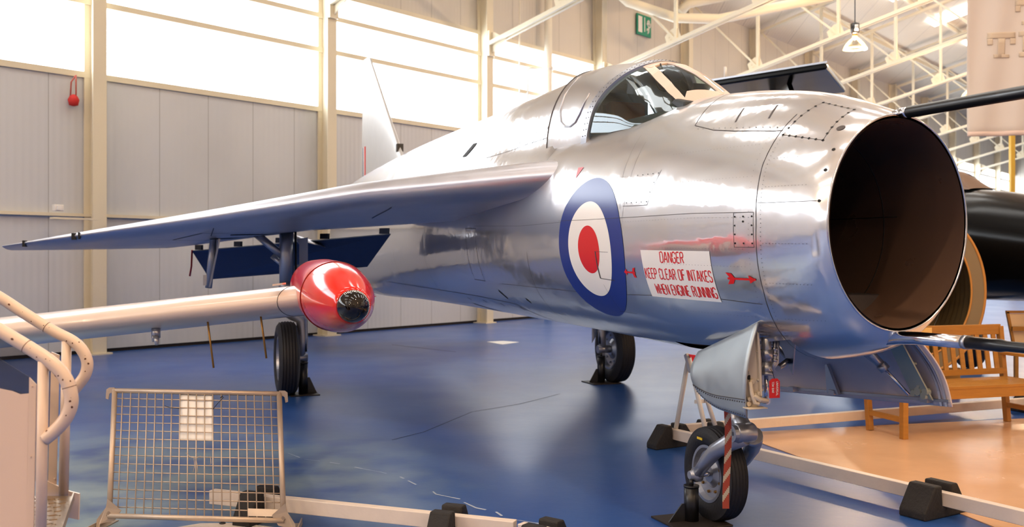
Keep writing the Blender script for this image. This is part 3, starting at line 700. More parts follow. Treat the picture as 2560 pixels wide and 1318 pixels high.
jb(MB().add([sk(2.45, .42, .003), sk(2.36, .42, .003), sk(2.42, .33, .003)], [(0, 1, 2)]), 'red_triangle', RED, fix=False)

# canopy and windscreen: one bulged surface above the skin, cut into frames, panes and hood
CT = [(1.56, 2.63), (1.70, 2.72), (1.89, 2.83), (2.1, 2.92), (2.39, 3.0), (2.7, 3.045), (3.0, 3.09), (3.42, 3.118), (4.6, 3.12)]
CW = [(1.56, .245), (1.66, .31), (1.83, .37), (2.1, .415), (2.7, .455), (3.4, .465), (4.6, .46)]
CB = [(1.56, 2.50), (1.66, 2.49), (1.83, 2.47), (2.1, 2.445), (2.7, 2.43), (3.3, 2.42), (4.6, 2.42)]
CE = [(1.56, 1.6), (1.9, 1.3), (2.2, 1.02), (2.6, .93), (4.6, .92)]
def can(A, ph, g=0):
    b_ = interp(CB, A); h = interp(CT, A)-b_; c, s_ = math.cos(ph), math.sin(ph)
    e_ = interp(CE, A)
    return V((A, (interp(CW, A)+g)*math.copysign(abs(c)**e_, c), b_+(h+g)*abs(s_)**e_))
def cpatch(f, nu, nv, g=0): return MB().grid(lambda u, v_: can(*f(u, v_), g), nu, nv)
D2 = math.radians
def arch(ph):                            # rear bow of the windscreen, raked forward at the top
    d = math.degrees(ph); d = 180-d if d > 90 else d
    return sinterp([(0, 2.67), (8, 2.65), (23, 2.61), (35, 2.54), (49, 2.44), (62, 2.36), (75, 2.31), (90, 2.29)], d)
PT = [(1.60, 30), (1.66, 38), (1.78, 46), (1.91, 52), (2.05, 58), (2.28, 69)]
postph = lambda A: D2(interp(PT, A))
FR = mat('canopy frame paint with lamplight tint', (222, 196, 180), .4, .35)  # warm lamplight on the frames is put into this colour
ws = None
def side_pane(sgn, g):
    def f(u, v_):
        ph = lerp(D2(3), D2(68), u); a0 = interp([(0, 1.62)]+[(D2(p_), a_+.015) for a_, p_ in PT], ph); a1 = arch(ph)-.035
        return (lerp(a0, max(a0+.01, a1), v_), ph if sgn > 0 else PI-ph)
    return cpatch(f, 24, 16, g)
def strip(fa, fb, n=40, g0=-.012, g1=.006):                          # a solid band between two curves on the canopy surface
    mb = MB()
    rows = [(fa, g1), (fb, g1), (fb, g0), (fa, g0)]
    for i in range(n+1):
        for f, g in rows: mb.v.append(can(*f(i/n), g))
    for i in range(n):
        for j in range(4):
            mb.f.append([i*4+j, i*4+(j+1) % 4, (i+1)*4+(j+1) % 4, (i+1)*4+j]); mb.m.append(0); mb.sm.append(False)
    return mb
def mir(sgn, f): return (lambda t: (f(t)[0], f(t)[1] if sgn > 0 else PI-f(t)[1]))
fr = MB()
def addm(dst, src):
    k = len(dst.v); dst.v += src.v; dst.f += [[k+i for i in f] for f in src.f]; dst.m += src.m; dst.sm += src.sm
bow = strip(lambda t: (arch(D2(180*t))-.03, D2(180*t)), lambda t: (arch(D2(180*t))+.06, D2(180*t)), 60, -.02, .014)
bowo = jb(bow, 'windscreen_bow', GREYM)
for i in range(36):
    pass
rv = MB()
for i in range(46):
    ph = D2(4+172*i/45)
    for da in (-.005, .035):
        p = can(arch(ph)+da, ph, .0145); rv.lathe(p, (can(arch(ph), ph, .1)-can(arch(ph), ph, 0)), [(0, .005), (.0015, .004)], 6, smooth=False)
jb(rv, 'bow_screws', SEAM, bowo)
for sg in (1, -1):
    po = strip(mir(sg, lambda t: (lerp(1.60, 2.30, t), postph(lerp(1.60, 2.30, t))-D2(4))), mir(sg, lambda t: (lerp(1.60, 2.30, t), postph(lerp(1.60, 2.30, t))+D2(4.5))), 24, -.02, .006)
    jb(po, 'windscreen_post', FR)
    jb(side_pane(sg, 0), 'side_window', GLASS, fix=False)
    fp_ = cpatch(lambda u, v_: (lerp(1.60, 2.24, v_), (lambda q: q if sg > 0 else PI-q)(lerp(postph(lerp(1.60, 2.24, v_)), D2(90), u))), 10, 14, -.003)
    jb(fp_, 'front_window', GLASS, fix=False)
    jb(strip(mir(sg, lambda t: (1.56, lerp(D2(20), D2(90), t))), mir(sg, lambda t: (interp([(0, 1.64), (.35, 1.73), (.75, 1.61), (1, 1.59)], t), lerp(D2(34), D2(90), t))), 20, -.004, .005), 'windscreen_base', FR)
jb(strip(lambda t: (lerp(1.57, 2.29, t), D2(83)), lambda t: (lerp(1.57, 2.29, t), D2(97)), 24, -.015, .006), 'centre_frame', FR)
jb(strip(lambda t: (2.20, lerp(D2(66), D2(114), t)), lambda t: (2.30, lerp(D2(66), D2(114), t)), 24, -.01, .006), 'windscreen_header', FR)
hood = cpatch(lambda u, v_: (lerp(arch(PI*u)+.045, 3.42, v_), PI*u), 60, 24)
for sg in (1, -1):                       # joint round the bulged side window of the hood
    uu = [(3.30, 88), (3.30, 60), (3.29, 40), (3.25, 27), (3.17, 18), (3.07, 14), (2.97, 13), (2.88, 15), (2.83, 20), (2.80, 28), (2.77, 36)]
    up_ = [can(a, D2(d) if sg > 0 else PI-D2(d), .003) for a, d in uu]
    hood.tube(up_, .008, 6, m=1)
hood.tube([can(3.42, D2(180*i/40), .001) for i in range(41)], .006, 5, m=2)
jb(hood, 'canopy_hood', [ALU, GREYM, SEAM], fix=False)
# cockpit seen through the panes
tub = MB(); tub.box(1.5, 3.2, -.30, .30, 1.95, 1.97); tub.box(1.5, 3.2, .27, .30, 1.97, 2.50); tub.box(1.5, 3.2, -.30, -.27, 1.97, 2.50); tub.box(3.17, 3.2, -.3, .3, 1.97, 2.9); tub.box(1.5, 1.53, -.3, .3, 1.97, 2.45)
jb(tub, 'cockpit_tub', GREYC)
dash = MB().prism([(1.55, -.26, 2.40), (1.80, -.26, 2.40), (1.86, -.26, 2.56), (1.72, -.26, 2.62), (1.58, -.26, 2.58)], (0, .52, 0)); jb(dash, 'instrument_coaming', mat('dark cockpit grey', (30, 34, 36), .6), bevel=.02)
jb(MB().box(1.82, 1.9, -.05, .05, 2.56, 2.68).box(1.80, 1.82, -.07, .07, 2.60, 2.74), 'gunsight', BLKP)
jb(MB().tube([(2.15+.0*math.cos(a), .10+.055*math.cos(a), 2.80+.055*math.sin(a)) for a in [2*PI*i/20 for i in range(20)]], .006, 6, closed=True).tube([(2.15, .10, 2.86), (2.2, .10, 2.94)], .005, 6), 'sight_ring', BLKP)
jb(MB().tube([(1.75, -.2, 2.60), (1.95, -.21, 2.66), (2.0, -.1, 2.7)], .008, 6), 'canopy_lever', BLKP)
seat = MB(); seat.box(2.55, 2.98, -.2, .2, 2.0, 2.12); seat.prism([(2.9, -.19, 2.1), (3.05, -.19, 2.1), (3.12, -.19, 2.75), (3.0, -.19, 2.78)], (0, .38, 0)); so = jb(seat, 'ejection_seat', GREYC, bevel=.02)
jb(MB().prism([(2.86, -.15, 2.52), (2.97, -.15, 2.50), (3.02, -.15, 2.78), (2.92, -.15, 2.80)], (0, .30, 0)), 'headrest', LEATH, so, bevel=.03)
jb(MB().tube([(2.88, .12, 2.5), (2.80, .13, 2.3), (2.75, .1, 2.12)], .02, 8).tube([(2.88, -.12, 2.5), (2.80, -.13, 2.3), (2.75, -.1, 2.12)], .02, 8), 'seat_strap', LEATH, so)

# wings
def LE(s_): return 3.07+(s_-.75)*1.426
def TE(s_): return 7.05+(s_-.9)*1.289 if s_ < 3.35 else 10.2+(s_-3.35)*.03
def zmid(A, s_):
    t = (s_-.75)/4.55; return interp([(-.2, 2.24), (0, 2.22), (.22, 2.165), (.5, 2.00), (1, 1.742)], t)-lerp(.060, .07, max(0, min(1, t)))*(A-LE(s_))
def hthick(A, s_):
    d = A-LE(s_); c = TE(s_)-LE(s_); T = interp([(.4, .145), (.75, .14), (1.5, .125), (3, .095), (4.6, .055), (5.3, .016)], s_)
    Lr = min(.42, .45*c); e = math.sqrt(max(0, 1-(1-min(1, d/Lr))**2)) if Lr > 0 else 1
    u = d/c if c > 0 else 0
    return T*e*(1 if u < .55 else lerp(1, .10, (u-.55)/.45))
for sg in (1, -1):
    wg = MB(); ns = 46; nc = 26
    cs = [(.5-.5*math.cos(PI*i/nc))**1.25 for i in range(nc+1)]
    sp = [lerp(.45, 5.3, i/ns) for i in range(ns+1)]
    def wpt(u, v_):
        s_ = sp[round(v_*ns)]; i = round(u*2*nc); up = i <= nc; c_ = cs[nc-i] if up else cs[i-nc]
        A = lerp(LE(s_), TE(s_), c_); h = hthick(A, s_)
        return V((A, sg*s_, zmid(A, s_)+(h if up else -h)))
    wg.grid(wpt, 2*nc, ns, 0)
    # tip cap, slot at the leading edge, wheel-well joints beneath
    tip = [wpt(i/(2*nc), 1) for i in range(2*nc+1)]; wg.add(tip, [tuple(range(len(tip)))])
    def under(A, s_, off=.004): return V((A, sg*s_, zmid(A, s_)-hthick(A, s_)-off))
    def useam(pts, wd, m=1):
        for a, b_ in zip(pts, pts[1:]):
            a, b_ = V(a+(0,)), V(b_+(0,)); n = max(1, int((b_-a).length/.12)); d = (b_-a).normalized(); e = V((-d.y, d.x, 0))*wd/2
            for k in range(n):
                p = a.lerp(b_, k/n); q_ = a.lerp(b_, (k+1)/n); wg.add([under(p.x-e.x, p.y-e.y), under(q_.x-e.x, q_.y-e.y), under(q_.x+e.x, q_.y+e.y), under(p.x+e.x, p.y+e.y)], [(0, 1, 2, 3)], m)
    for s0 in (1.5, 2.9): useam([(LE(s0)+.3, s0), (LE(s0)+1.2, s0)], .01)
    useam([(7.0, 1.7), (7.0, 3.0), (7.9, 3.3), (8.0, 1.7), (7.0, 1.7)], .02)
    useam([(7.25, 1.95), (7.25, 2.7)], .12, 2); useam([(7.6, 1.95), (7.75, 2.9)], .10, 2)
    useam([(9.9, 3.3), (10.1, 3.4), (10.12, 4.6)], .04, 2)
    wn = jb(wg, 'starboard_wing' if sg > 0 else 'port_wing', [ALUW, SEAM, HOLE], fix=True)
    for s0, w_ in ((4.36, .05), (5.0, .03), (4.30, .02)): 
        A0 = LE(s0); jb(MB().box(A0-.012, A0+.2, sg*s0-w_/2, sg*s0+w_/2, zmid(A0, s0)-.045, zmid(A0, s0)+.03), 'leading_edge_slot', HOLE, wn)
    # lowered flap on its hinges
    fl_ = [(7.10, .95, 1.865), (9.82, 3.07, 1.68), (9.98, 2.84, 1.30), (8.02, 1.05, 1.485)]
    if sg < 0: fl_ = [(a, -b_, c) for a, b_, c in fl_]
    fo = jb(MB().prism(fl_, (.018, 0, .012)), 'flap', NAVY)
    for t in (.03, .30, .52, .74, .96):
        p = V(fl_[0]).lerp(V(fl_[1]), t); jb(MB().obox(p+V((-.03, 0, .045)), V((.05, .039*sg, 0)), V((-.010, .013*sg, 0)), V((-.010, 0, .032))), 'flap_hinge', BLKP, fo)
    jb(MB().tube([V(fl_[1])+V((.02, 0, .02)), V(fl_[1])+V((.02, .01, -.2)), V(fl_[1])+V((.05, .03, -.33))], .012, 6), 'red_pull_cord', RED, fo) if sg > 0 else None

# fin, tailplanes, tail fairing
def foil(root, tip, n=14, ns=10):           # root, tip: (LE point, TE point, half thickness, thickness direction)
    mb = MB()
    def f(u, v_):
        le = V(root[0]).lerp(V(tip[0]), v_); te = V(root[1]).lerp(V(tip[1]), v_); T = lerp(root[2], tip[2], v_); td = V(root[3])
        i = u*2; up = i <= 1; c = abs(1-i); c = c**1.4
        h = T*math.sqrt(max(0, 1-(1-min(1, c/.3))**2))*(1 if c < .4 else lerp(1, .06, (c-.4)/.6))
        return le.lerp(te, c)+td*(h if up else -h)
    mb.grid(f, 2*n, ns); t_ = [f(i/(2*n), 1) for i in range(2*n+1)]; mb.add(t_, [tuple(range(len(t_)))]); return mb
fin = jb(foil(((10.55, 0, 3.02), (14.3, 0, 3.0), .09, (0, 1, 0)), ((13.42, 0, 5.18), (14.12, 0, 5.26), .035, (0, 1, 0))), 'tail_fin', mat('grey satin fin skin', (196, 192, 188), .5, .4, var=.05))
for m_, a, h_ in ((RED, 13.74, .031), (WHT, 13.85, .025), (mat('fin flash blue', (60, 74, 116), .3), 13.96, .019)):
    jb(MB().prism([(a, -h_, 3.03), (a+.10, -h_+.005, 3.03), (a+.10, -h_+.007, 3.62), (a, -h_+.003, 3.62)], (0, 2*h_-.004, 0)), 'fin_flash', m_, fin)
jb(MB().box(10.93, 11.02, -.05, .05, 3.24, 3.36), 'fin_intake', BLKP, fin)
for sg in (1, -1):
    jb(foil(((11.6, sg*.5, 1.42), (13.9, sg*.5, 1.40), .06, (0, 0, 1)), ((13.9, sg*2.25, 1.36), (14.9, sg*2.2, 1.34), .02, (0, 0, 1))), 'starboard_tailplane' if sg > 0 else 'port_tailplane', ALUW)
jb(MB().lathe((14.4, 0, 2.5), (1, 0, 0), [(-.1, .40), (.15, .36), (.15, .33), (-.1, .33)], 32, ring=True).lathe((14.4, 0, 1.6), (1, 0, 0), [(-.1, .40), (.15, .36), (.15, .33), (-.1, .33)], 32, ring=True), 'jet_pipes', OLDAL)
jb(MB().add([sec(14.38, 2*PI*j/60) for j in range(60)], [tuple(range(60))]), 'rear_bulkhead', HOLE, fix=False)

# nose undercarriage
def tyre(mb, c, R, W_, m=0, ax=(0, 1, 0), grooves=5):
    prof = []; ri = R*.60; n = 14
    for i in range(n+1):
        a = -PI/2+PI*i/n; r = ri+(R*.93-ri)*(.5+.5*math.cos(a*1.0))**.55 if False else None
    pts = [(-W_*.36, ri), (-W_*.47, ri+(R-ri)*.2), (-W_*.5, ri+(R-ri)*.45), (-W_*.46, ri+(R-ri)*.72), (-W_*.36, ri+(R-ri)*.9)]
    g = W_*.30
    for k in range(grooves):
        x = -g+2*g*k/(grooves-1); e = 1-.05*(x/g)**2
        pts += [(x-.010, ri+(R-ri)*e*.995), (x-.004, ri+(R-ri)*e-.007), (x+.004, ri+(R-ri)*e-.007), (x+.010, ri+(R-ri)*e*.995)] if k not in () else []
    pts += [(-a, b_) for a, b_ in reversed(pts[:5])]
    mb.lathe(c, ax, pts+[(W_*.3, ri*.97), (-W_*.3, ri*.97)], 56, m, ring=True)
def wheel(name, c, R, W_, parent, out=1):
    mb = MB(); tyre(mb, c, R, W_); t_ = jb(mb, name, RUB, parent)
    ri = R*.61; h = MB(); c = V(c)
    h.lathe(c, (0, 1, 0), [(-W_*.40, ri), (-W_*.40, ri*.90), (-W_*.22, ri*.82), (-W_*.16, ri*.5), (-W_*.30, ri*.30), (-W_*.32, 0.001)], 48, smooth=False, cap=False)
    h.lathe(c, (0, 1, 0), [(W_*.40, ri), (W_*.40, ri*.90), (W_*.22, ri*.82), (W_*.16, ri*.5), (W_*.30, ri*.30), (W_*.32, 0.001)], 48, smooth=False, cap=False)
    ho = jb(h, 'wheel_hub', GREYM, t_)
    b = MB()
    for sd in (-1, 1):
        for k in range(9):
            a = 2*PI*k/9; b.lathe(c+V((ri*.66*math.cos(a), sd*W_*.17, ri*.66*math.sin(a))), (0, sd, 0), [(0, R*.035), (W_*.09, R*.03)], 8, smooth=False)
    return t_, ho, b, c, ri
NSY = .11
leg = MB()
leg.tube([(1.22, NSY, 1.35), (1.22, NSY, .68)], .048, 20).tube([(1.22, NSY, .72), (1.22, NSY, .60)], .058, 20).tube([(1.22, NSY, .84), (1.22, NSY, .80)], .06, 20)
leg.tube([(1.22, NSY, .66), (1.16, NSY, .62), (1.10, NSY, .60)], [.055, .052, .05], 16)
ngl = jb(leg, 'nose_leg', GREYM, bevel=0)
fk = MB()
fk.lathe((1.10, NSY-.03, .60), (0, 1, 0), [(0, .05), (.01, .057), (.11, .057), (.12, .05)], 24)
fk.lathe((1.10, NSY+.085, .60), (0, 1, 0), [(0, .050), (.03, .048), (.032, .03), (.02, .028), (.02, .012), (.035, .010)], 20, smooth=False)
for sd in (1, -1):
    y = NSY+sd*.125
    fk.tube([(1.10, NSY+sd*.03, .58), (1.17, NSY+sd*.08, .535), (1.26, y, .47), (1.36, y+.01*sd, .38), (1.46, y, .295)], [.055, .052, .046, .040, .034], 14)
    fk.lathe((1.47, y-.02*sd, .287), (0, sd, 0), [(0, .045), (.04, .045), (.05, .03), (.075, .024)], 16)
jb(fk, 'trailing_fork', GREYM, ngl)
jb(MB().tube([(1.47, NSY-.17, .287), (1.47, NSY+.17, .287)], .018, 12), 'axle', CHROME, ngl)
t_, ho, b, c, ri = wheel('nose_wheel', (1.47, NSY, .287), .287, .155, JET)
jb(b, 'hub_bolts', BRASS, t_)
jb(MB().obox((1.52, NSY+.079, .495), (.03, 0, 0), (0, .002, 0), (0, 0, .007)), 'creep_mark', YEL, t_)
# nose doors with their brackets, jacks and piping
def dps(u, v_):                          # starboard: u front to rear, v_ hinge to lower edge
    A = lerp(lerp(.55, 1.28, u), lerp(.585, 1.17+.03*0, u), v_)-.02*math.sin(PI*v_)*(1-u)-.04*u*(v_**3)
    zt_, zb_ = lerp(1.275, 1.055, u), .785+.055*max(0, (u-.45)/.55)**2
    y = lerp(lerp(.41, .335, u), lerp(.46, .42, u), v_)+.042*math.sin(PI*v_)
    return V((A, y, lerp(zt_, zb_, v_)))
do = jb(MB().grid(dps, 18, 14), 'starboard_nose_door', ALUD, solid=.010)
e = MB()
for i in range(25): e.bar(dps(i/25, .80)+V((0, .007, 0)), dps((i+1)/25, .80)+V((0, .007, 0)), .004, .004)
jb(e, 'door_seam', SEAM, do)
e = MB()
for i in range(24):
    p = dps(i/23, .83); e.lathe(p+V((0, .006, 0)), (0, 1, 0), [(0, .0045), (.003, .0035)], 6, smooth=False)
    p = dps(i/23, .975); e.lathe(p+V((0, .006, 0)), (0, 1, 0), [(0, .0035), (.003, .003)], 6, smooth=False)
jb(e, 'door_rivets', RIVET, do)
def bp_(x, y, Y=4.95):                   # a place on the forward-facing bracket plate, in the jet's own frame
    return JINV @ P(x, y, Y)
JINV = ROOT[JET.name].inverted()
br = MB().prism([bp_(1893, 826), bp_(1899, 850), bp_(1904, 900), bp_(1906, 990), bp_(1900, 1012), bp_(1874, 1026), bp_(1866, 985), bp_(1862, 940), bp_(1868, 890), bp_(1880, 850)], (.012, 0, 0))
br.prism([bp_(1893, 830, 4.93), bp_(1899, 850, 4.93), bp_(1906, 990, 4.93), bp_(1902, 990, 4.93)], (.02, 0, 0))
jf = V((-1, 0, 0))
for x, y, r in ((1878, 955, .016), (1885, 990, .018), (1896, 985, .014), (1872, 998, .012), (1870, 1010, .014), (1869, 930, .007), (1893, 950, .006), (1899, 951, .006), (1900, 965, .006), (1903, 975, .006), (1891, 880, .004), (1888, 1005, .012)):
    br.lathe(bp_(x, y), jf, [(0, r), (.012, r), (.016, r*.7)], 12, smooth=False)
br.lathe(bp_(1873, 944), jf, [(0, .013), (.002, .013)], 14, m=1, smooth=False)
br.tube([bp_(1876, 955, 4.93), bp_(1880, 985, 4.92), bp_(1888, 1008, 4.92), bp_(1898, 1010, 4.92)], .011, 8).tube([bp_(1884, 990, 4.92), bp_(1900, 1000, 4.92), bp_(1918, 1003, 4.95)], .014, 8)
br.obox(bp_(1888, 1020, 4.93), V((.03, 0, 0)), V((0, .055, 0)), V((0, 0, .003)))
jb(br, 'door_bracket', [TANP, HOLE], do, bevel=.002)
JX, JY = .62, .315
jk = MB().tube([(JX, JY, 1.27), (JX, JY, 1.02)], .027, 18).tube([(JX, JY, 1.13), (JX, JY, 1.085)], .034, 18).tube([(JX, JY, 1.065), (JX, JY, 1.0)], .032, 18).tube([(JX, JY, 1.015), (JX, JY, .998)], .036, 18).tube([(JX, JY, 1.20), (JX, JY, 1.19)], .030, 18)
for dy, r in ((.048, .010), (-.052, .011), (-.072, .008)): jk.tube([(JX, JY+dy, 1.28), (JX, JY+dy, 1.12), (JX, JY+dy*.95, 1.06), (JX, JY+dy*.5, 1.02)], r, 10)
for z in (1.19, 1.16, 1.13): jk.tube([(JX, JY+.048, z), (JX, JY+.048, z-.015)], .016, 8).tube([(JX, JY-.052, z-.05), (JX, JY-.052, z-.065)], .016, 8)
jo = jb(jk, 'door_jack', GREYM, do)
jb(MB().tube([(JX, JY, 1.0), (JX, JY, .868)], .011, 12).lathe((JX-.015, JY, .862), (1, 0, 0), [(0, .018), (.03, .018)], 12), 'jack_piston', CHROME, jo)
def dp(u, v_):                           # port door, seen from its inner side
    A = lerp(lerp(.42, 2.1, u), lerp(.36, 2.1, u), v_)
    y = -(lerp(lerp(.47, .40, u), lerp(.66, .56, u), v_)+.05*math.sin(PI*v_))
    return V((A, y, lerp(lerp(1.20, 1.06, min(1, u*1.2)), lerp(.818, .69, u), v_)))
do2 = jb(MB().grid(dp, 24, 14), 'port_nose_door', OLDAL, solid=.010)
rb = MB()
for i in range(30): rb.bar(dp(i/30, .92)+V((0, .012, 0)), dp((i+1)/30, .92)+V((0, .012, 0)), .014, .016)
rb.prism([dp(.47, .92)+V((0, .02, -.01)), dp(.53, .92)+V((0, .02, -.01)), dp(.505, .45)+V((0, .012, 0)), dp(.495, .45)+V((0, .012, 0))], (0, .02, 0))
for u in (.72, .50, .08): p = dp(u, .92); rb.obox(p+V((0, .03, .0)), (.025, 0, 0), (0, .02, 0), (0, 0, .014))
for u in (.015, .035):
    for i in range(14): rb.bar(dp(u, i/14)+V((0, .012, 0)), dp(u, (i+1)/14)+V((0, .012, 0)), .008, .012)
jb(rb, 'door_stiffener', GREYM, do2)
pb = MB().prism([dp(.05, .03)+V((0, .03, 0)), dp(.11, .03)+V((0, .03, 0)), dp(.13, .85)+V((0, .03, 0)), dp(.05, .92)+V((0, .03, 0))], (0, .010, 0))
for u, v_, r in ((.085, .62, .02), (.08, .72, .012), (.09, .80, .024), (.07, .86, .02), (.11, .83, .018), (.065, .4, .008), (.10, .3, .008), (.06, .8, .02)): pb.lathe(dp(u, v_)+V((0, .035, 0)), (0, 1, 0), [(0, r), (.03, r)], 10, smooth=False)
jb(pb, 'door_bracket', mat('pale green primer', (176, 178, 160), .45), do2)
a, b_ = dp(.20, .0)+V((0, .10, .0)), dp(.13, .86)+V((0, .06, 0)); mid = a.lerp(b_, .55)
jk = MB().tube([a, mid], .025, 16).tube([a.lerp(b_, .22), a.lerp(b_, .30)], .031, 16).tube([a.lerp(b_, .48), a.lerp(b_, .57)], .030, 16)
for dx in (.05, .075): jk.tube([a+V((dx, 0, 0)), a.lerp(b_, .3)+V((dx, 0, 0)), a.lerp(b_, .5)+V((dx*.4, 0, 0))], .009, 8).tube([a.lerp(b_, .2)+V((dx, 0, 0)), a.lerp(b_, .26)+V((dx, 0, 0))], .014, 8)
jo = jb(jk, 'door_jack', GREYM, do2); jb(MB().tube([mid, b_], .010, 12), 'jack_piston', CHROME, jo)
jb(MB().tube([(1.2, -.02, 1.18), (1.5, -.30, 1.10), (1.35, -.34, .98), (1.12, -.1, .96)], .018, 10).prism([(1.15, -.25, 1.12), (1.45, -.33, 1.12), (1.25, -.30, .90)], (0, .01, 0)), 'drag_strut', GREYM, ngl)

# main undercarriage, both sides
for sg, A0 in ((1, 7.72), (-1, 7.52)):
    y = sg*2.05; R = .43
    t_, ho, b, c, ri = wheel('main_wheel', (A0, y, R), R, .235, JET); jb(b, 'hub_bolts', GREYM, t_)
    yi = y-sg*.0
    lg = MB().tube([(A0, yi, 2.0), (A0, yi, 1.25)], .082, 20).tube([(A0, yi, 1.30), (A0, yi, 1.24)], .09, 20).tube([(A0, yi, 1.26), (A0, yi, .96)], .07, 20)
    lg.tube([(A0, yi, .98), (A0, yi-sg*.08, .93), (A0, yi-sg*.17, .86), (A0, yi-sg*.18, .6), (A0, yi-sg*.17, .43)], [.07, .07, .06, .05, .045], 14)
    lg.tube([(A0, yi-sg*.24, .43), (A0, yi-sg*.05, .43)], .05, 16)
    for z in (.99, 1.03): lg.tube([(A0-.02+.1*math.cos(a), yi+.1*math.sin(a), z) for a in [2*PI*i/16 for i in range(16)]], .012, 6, closed=True)
    lg.tube([(A0-.05, yi+sg*.05, 1.0), (A0-.1, yi+sg*.17, .97), (A0-.1, yi+sg*.22, .93)], [.02, .03, .025], 8)
    lo = jb(lg, 'main_leg', GREYM)
    jb(MB().tube([(A0, yi+sg*.02, 1.60), (A0+.1, yi+sg*.34, 1.88)], .045, 12).tube([(A0, yi, 1.48), (A0+.05, yi+sg*.16, 1.62)], .03, 10), 'side_brace', GREYM, lo)
    jb(MB().tube([(A0-.02, yi-sg*.10, 1.9), (A0-.02, yi-sg*.11, 1.0), (A0-.02, yi-sg*.2, .8), (A0-.02, yi-sg*.22, .5)], .014, 8), 'brake_pipe', BLKP, lo)
    jb(MB().prism([(A0+.12, yi-sg*.12, 1.82), (A0+.12, yi-sg*.26, 1.84), (A0+.12, yi-sg*.26, .50), (A0+.12, yi-sg*.20, .60), (A0+.12, yi-sg*.10, .9), (A0+.12, yi-sg*.08, 1.5), (A0+.12, yi-sg*.16, 1.52), (A0+.12, yi-sg*.16, 1.75)], (.02, 0, 0)), 'leg_fairing', mat('pale blue fairing', (206, 214, 232), .3), lo, bevel=.003)
    jb(MB().prism([(A0+.2, yi-sg*.02, 1.88), (A0+.3, yi-sg*.48, 1.74), (A0+.3, yi-sg*.50, 1.72), (A0+.1, yi-sg*.08, 1.82)], (.3, 0, .04)), 'inner_door', ALUW)
    jb(MB().tube([(A0+.15, y+sg*.80, 1.93), (A0+.2, y+sg*.86, 1.25)], .04, 10).prism([(A0, y+sg*.72, 1.9), (A0+.5, y+sg*.74, 1.86), (A0+.42, y+sg*.84, 1.28), (A0+.1, y+sg*.84, 1.26)], (0, sg*.02, 0)).obox((A0+.2, y+sg*.88, 1.34), (.03, 0, 0), (0, .04, 0), (0, 0, .06)), 'outer_door', GREYM)
# ------------------------------------------------------------ loose things round the jet
JM = ROOT['jet_fighter']
def JW(a, s_, z): return JM @ V((a, s_, z))
JA = V((-.326, .946, 0)); JS = V((-.946, -.326, 0))
# red tag on the starboard door jack
tg = thing('warning_tag', 'small red tag with white lettering hanging from the door jack by the nose leg', 'tag', JW(.62, .24, .80))
TX = V((.97, .24, 0)); c0 = P(1936, 971, 4.93)
def tq(x, y): return c0+TX*x+UP*y
W2, H2 = .030, .050
MB().prism([tq(-W2, -H2), tq(W2, -H2), tq(W2, H2*.72), tq(W2*.55, H2), tq(-W2*.45, H2), tq(-W2, H2*.75)], V((.24, -.97, 0))*.002).build('card', RED, tg)
for txt, x0 in (('UNIVERSAL', .008), ('TOW BAR', -.016)):
    ss, W_ = textstrokes(txt); k = .072/W_ if txt[0] == 'U' else .056/W_; m_ = MB(); hh = .011
    for s1 in ss:
        for a, b_ in zip(s1, s1[1:]):
            f = lambda p: tq(x0+p[1]*hh, .034-p[0]*k)+V((.24, -.97, 0))*.0045
            m_.bar(f(a), f(b_), .0016, .0012, V((.24, -.97, 0)))
    m_.build('lettering', WHT, tg)
MB().tube([tq(0, H2), tq(-.01, H2+.03), tq(-.022, H2+.05)], .0018, 6).build('string', BLKP, tg)
# red and white streamer down the nose wheel
sx = MB(); x0, ytop, ybot = 1818, 1012, 1272
Ys = 5.36
def sp_(u, v_): x = lerp(1809, 1826, u)+3*math.sin(v_*5); return P(x, lerp(ytop, ybot, v_), Ys+.03*math.sin(v_*4))
stp = thing('pin_streamer', 'faded red and white diagonal striped streamer hanging down in front of the nose wheel', 'streamer', P(1818, 1272, Ys))
RDF = mat('faded red webbing', (150, 60, 44), .8); WDF = mat('dirty white webbing', (176, 164, 146), .8)
ms = MB(); N = 60
for i in range(N):
    for j in range(6):
        u0, u1, v0, v1 = j/6, (j+1)/6, i/N, (i+1)/N
        ph = ((v0*5.4)+(u0)*.55) % 1
        wht = ph > .66 and v0 > .08 and v0 < .93
        ms.add([sp_(u0, v0), sp_(u1, v0), sp_(u1, v1), sp_(u0, v1)], [(0, 1, 2, 3)], 1 if wht else 0)
ms.build('webbing', [RDF, WDF], stp, solid=.002)
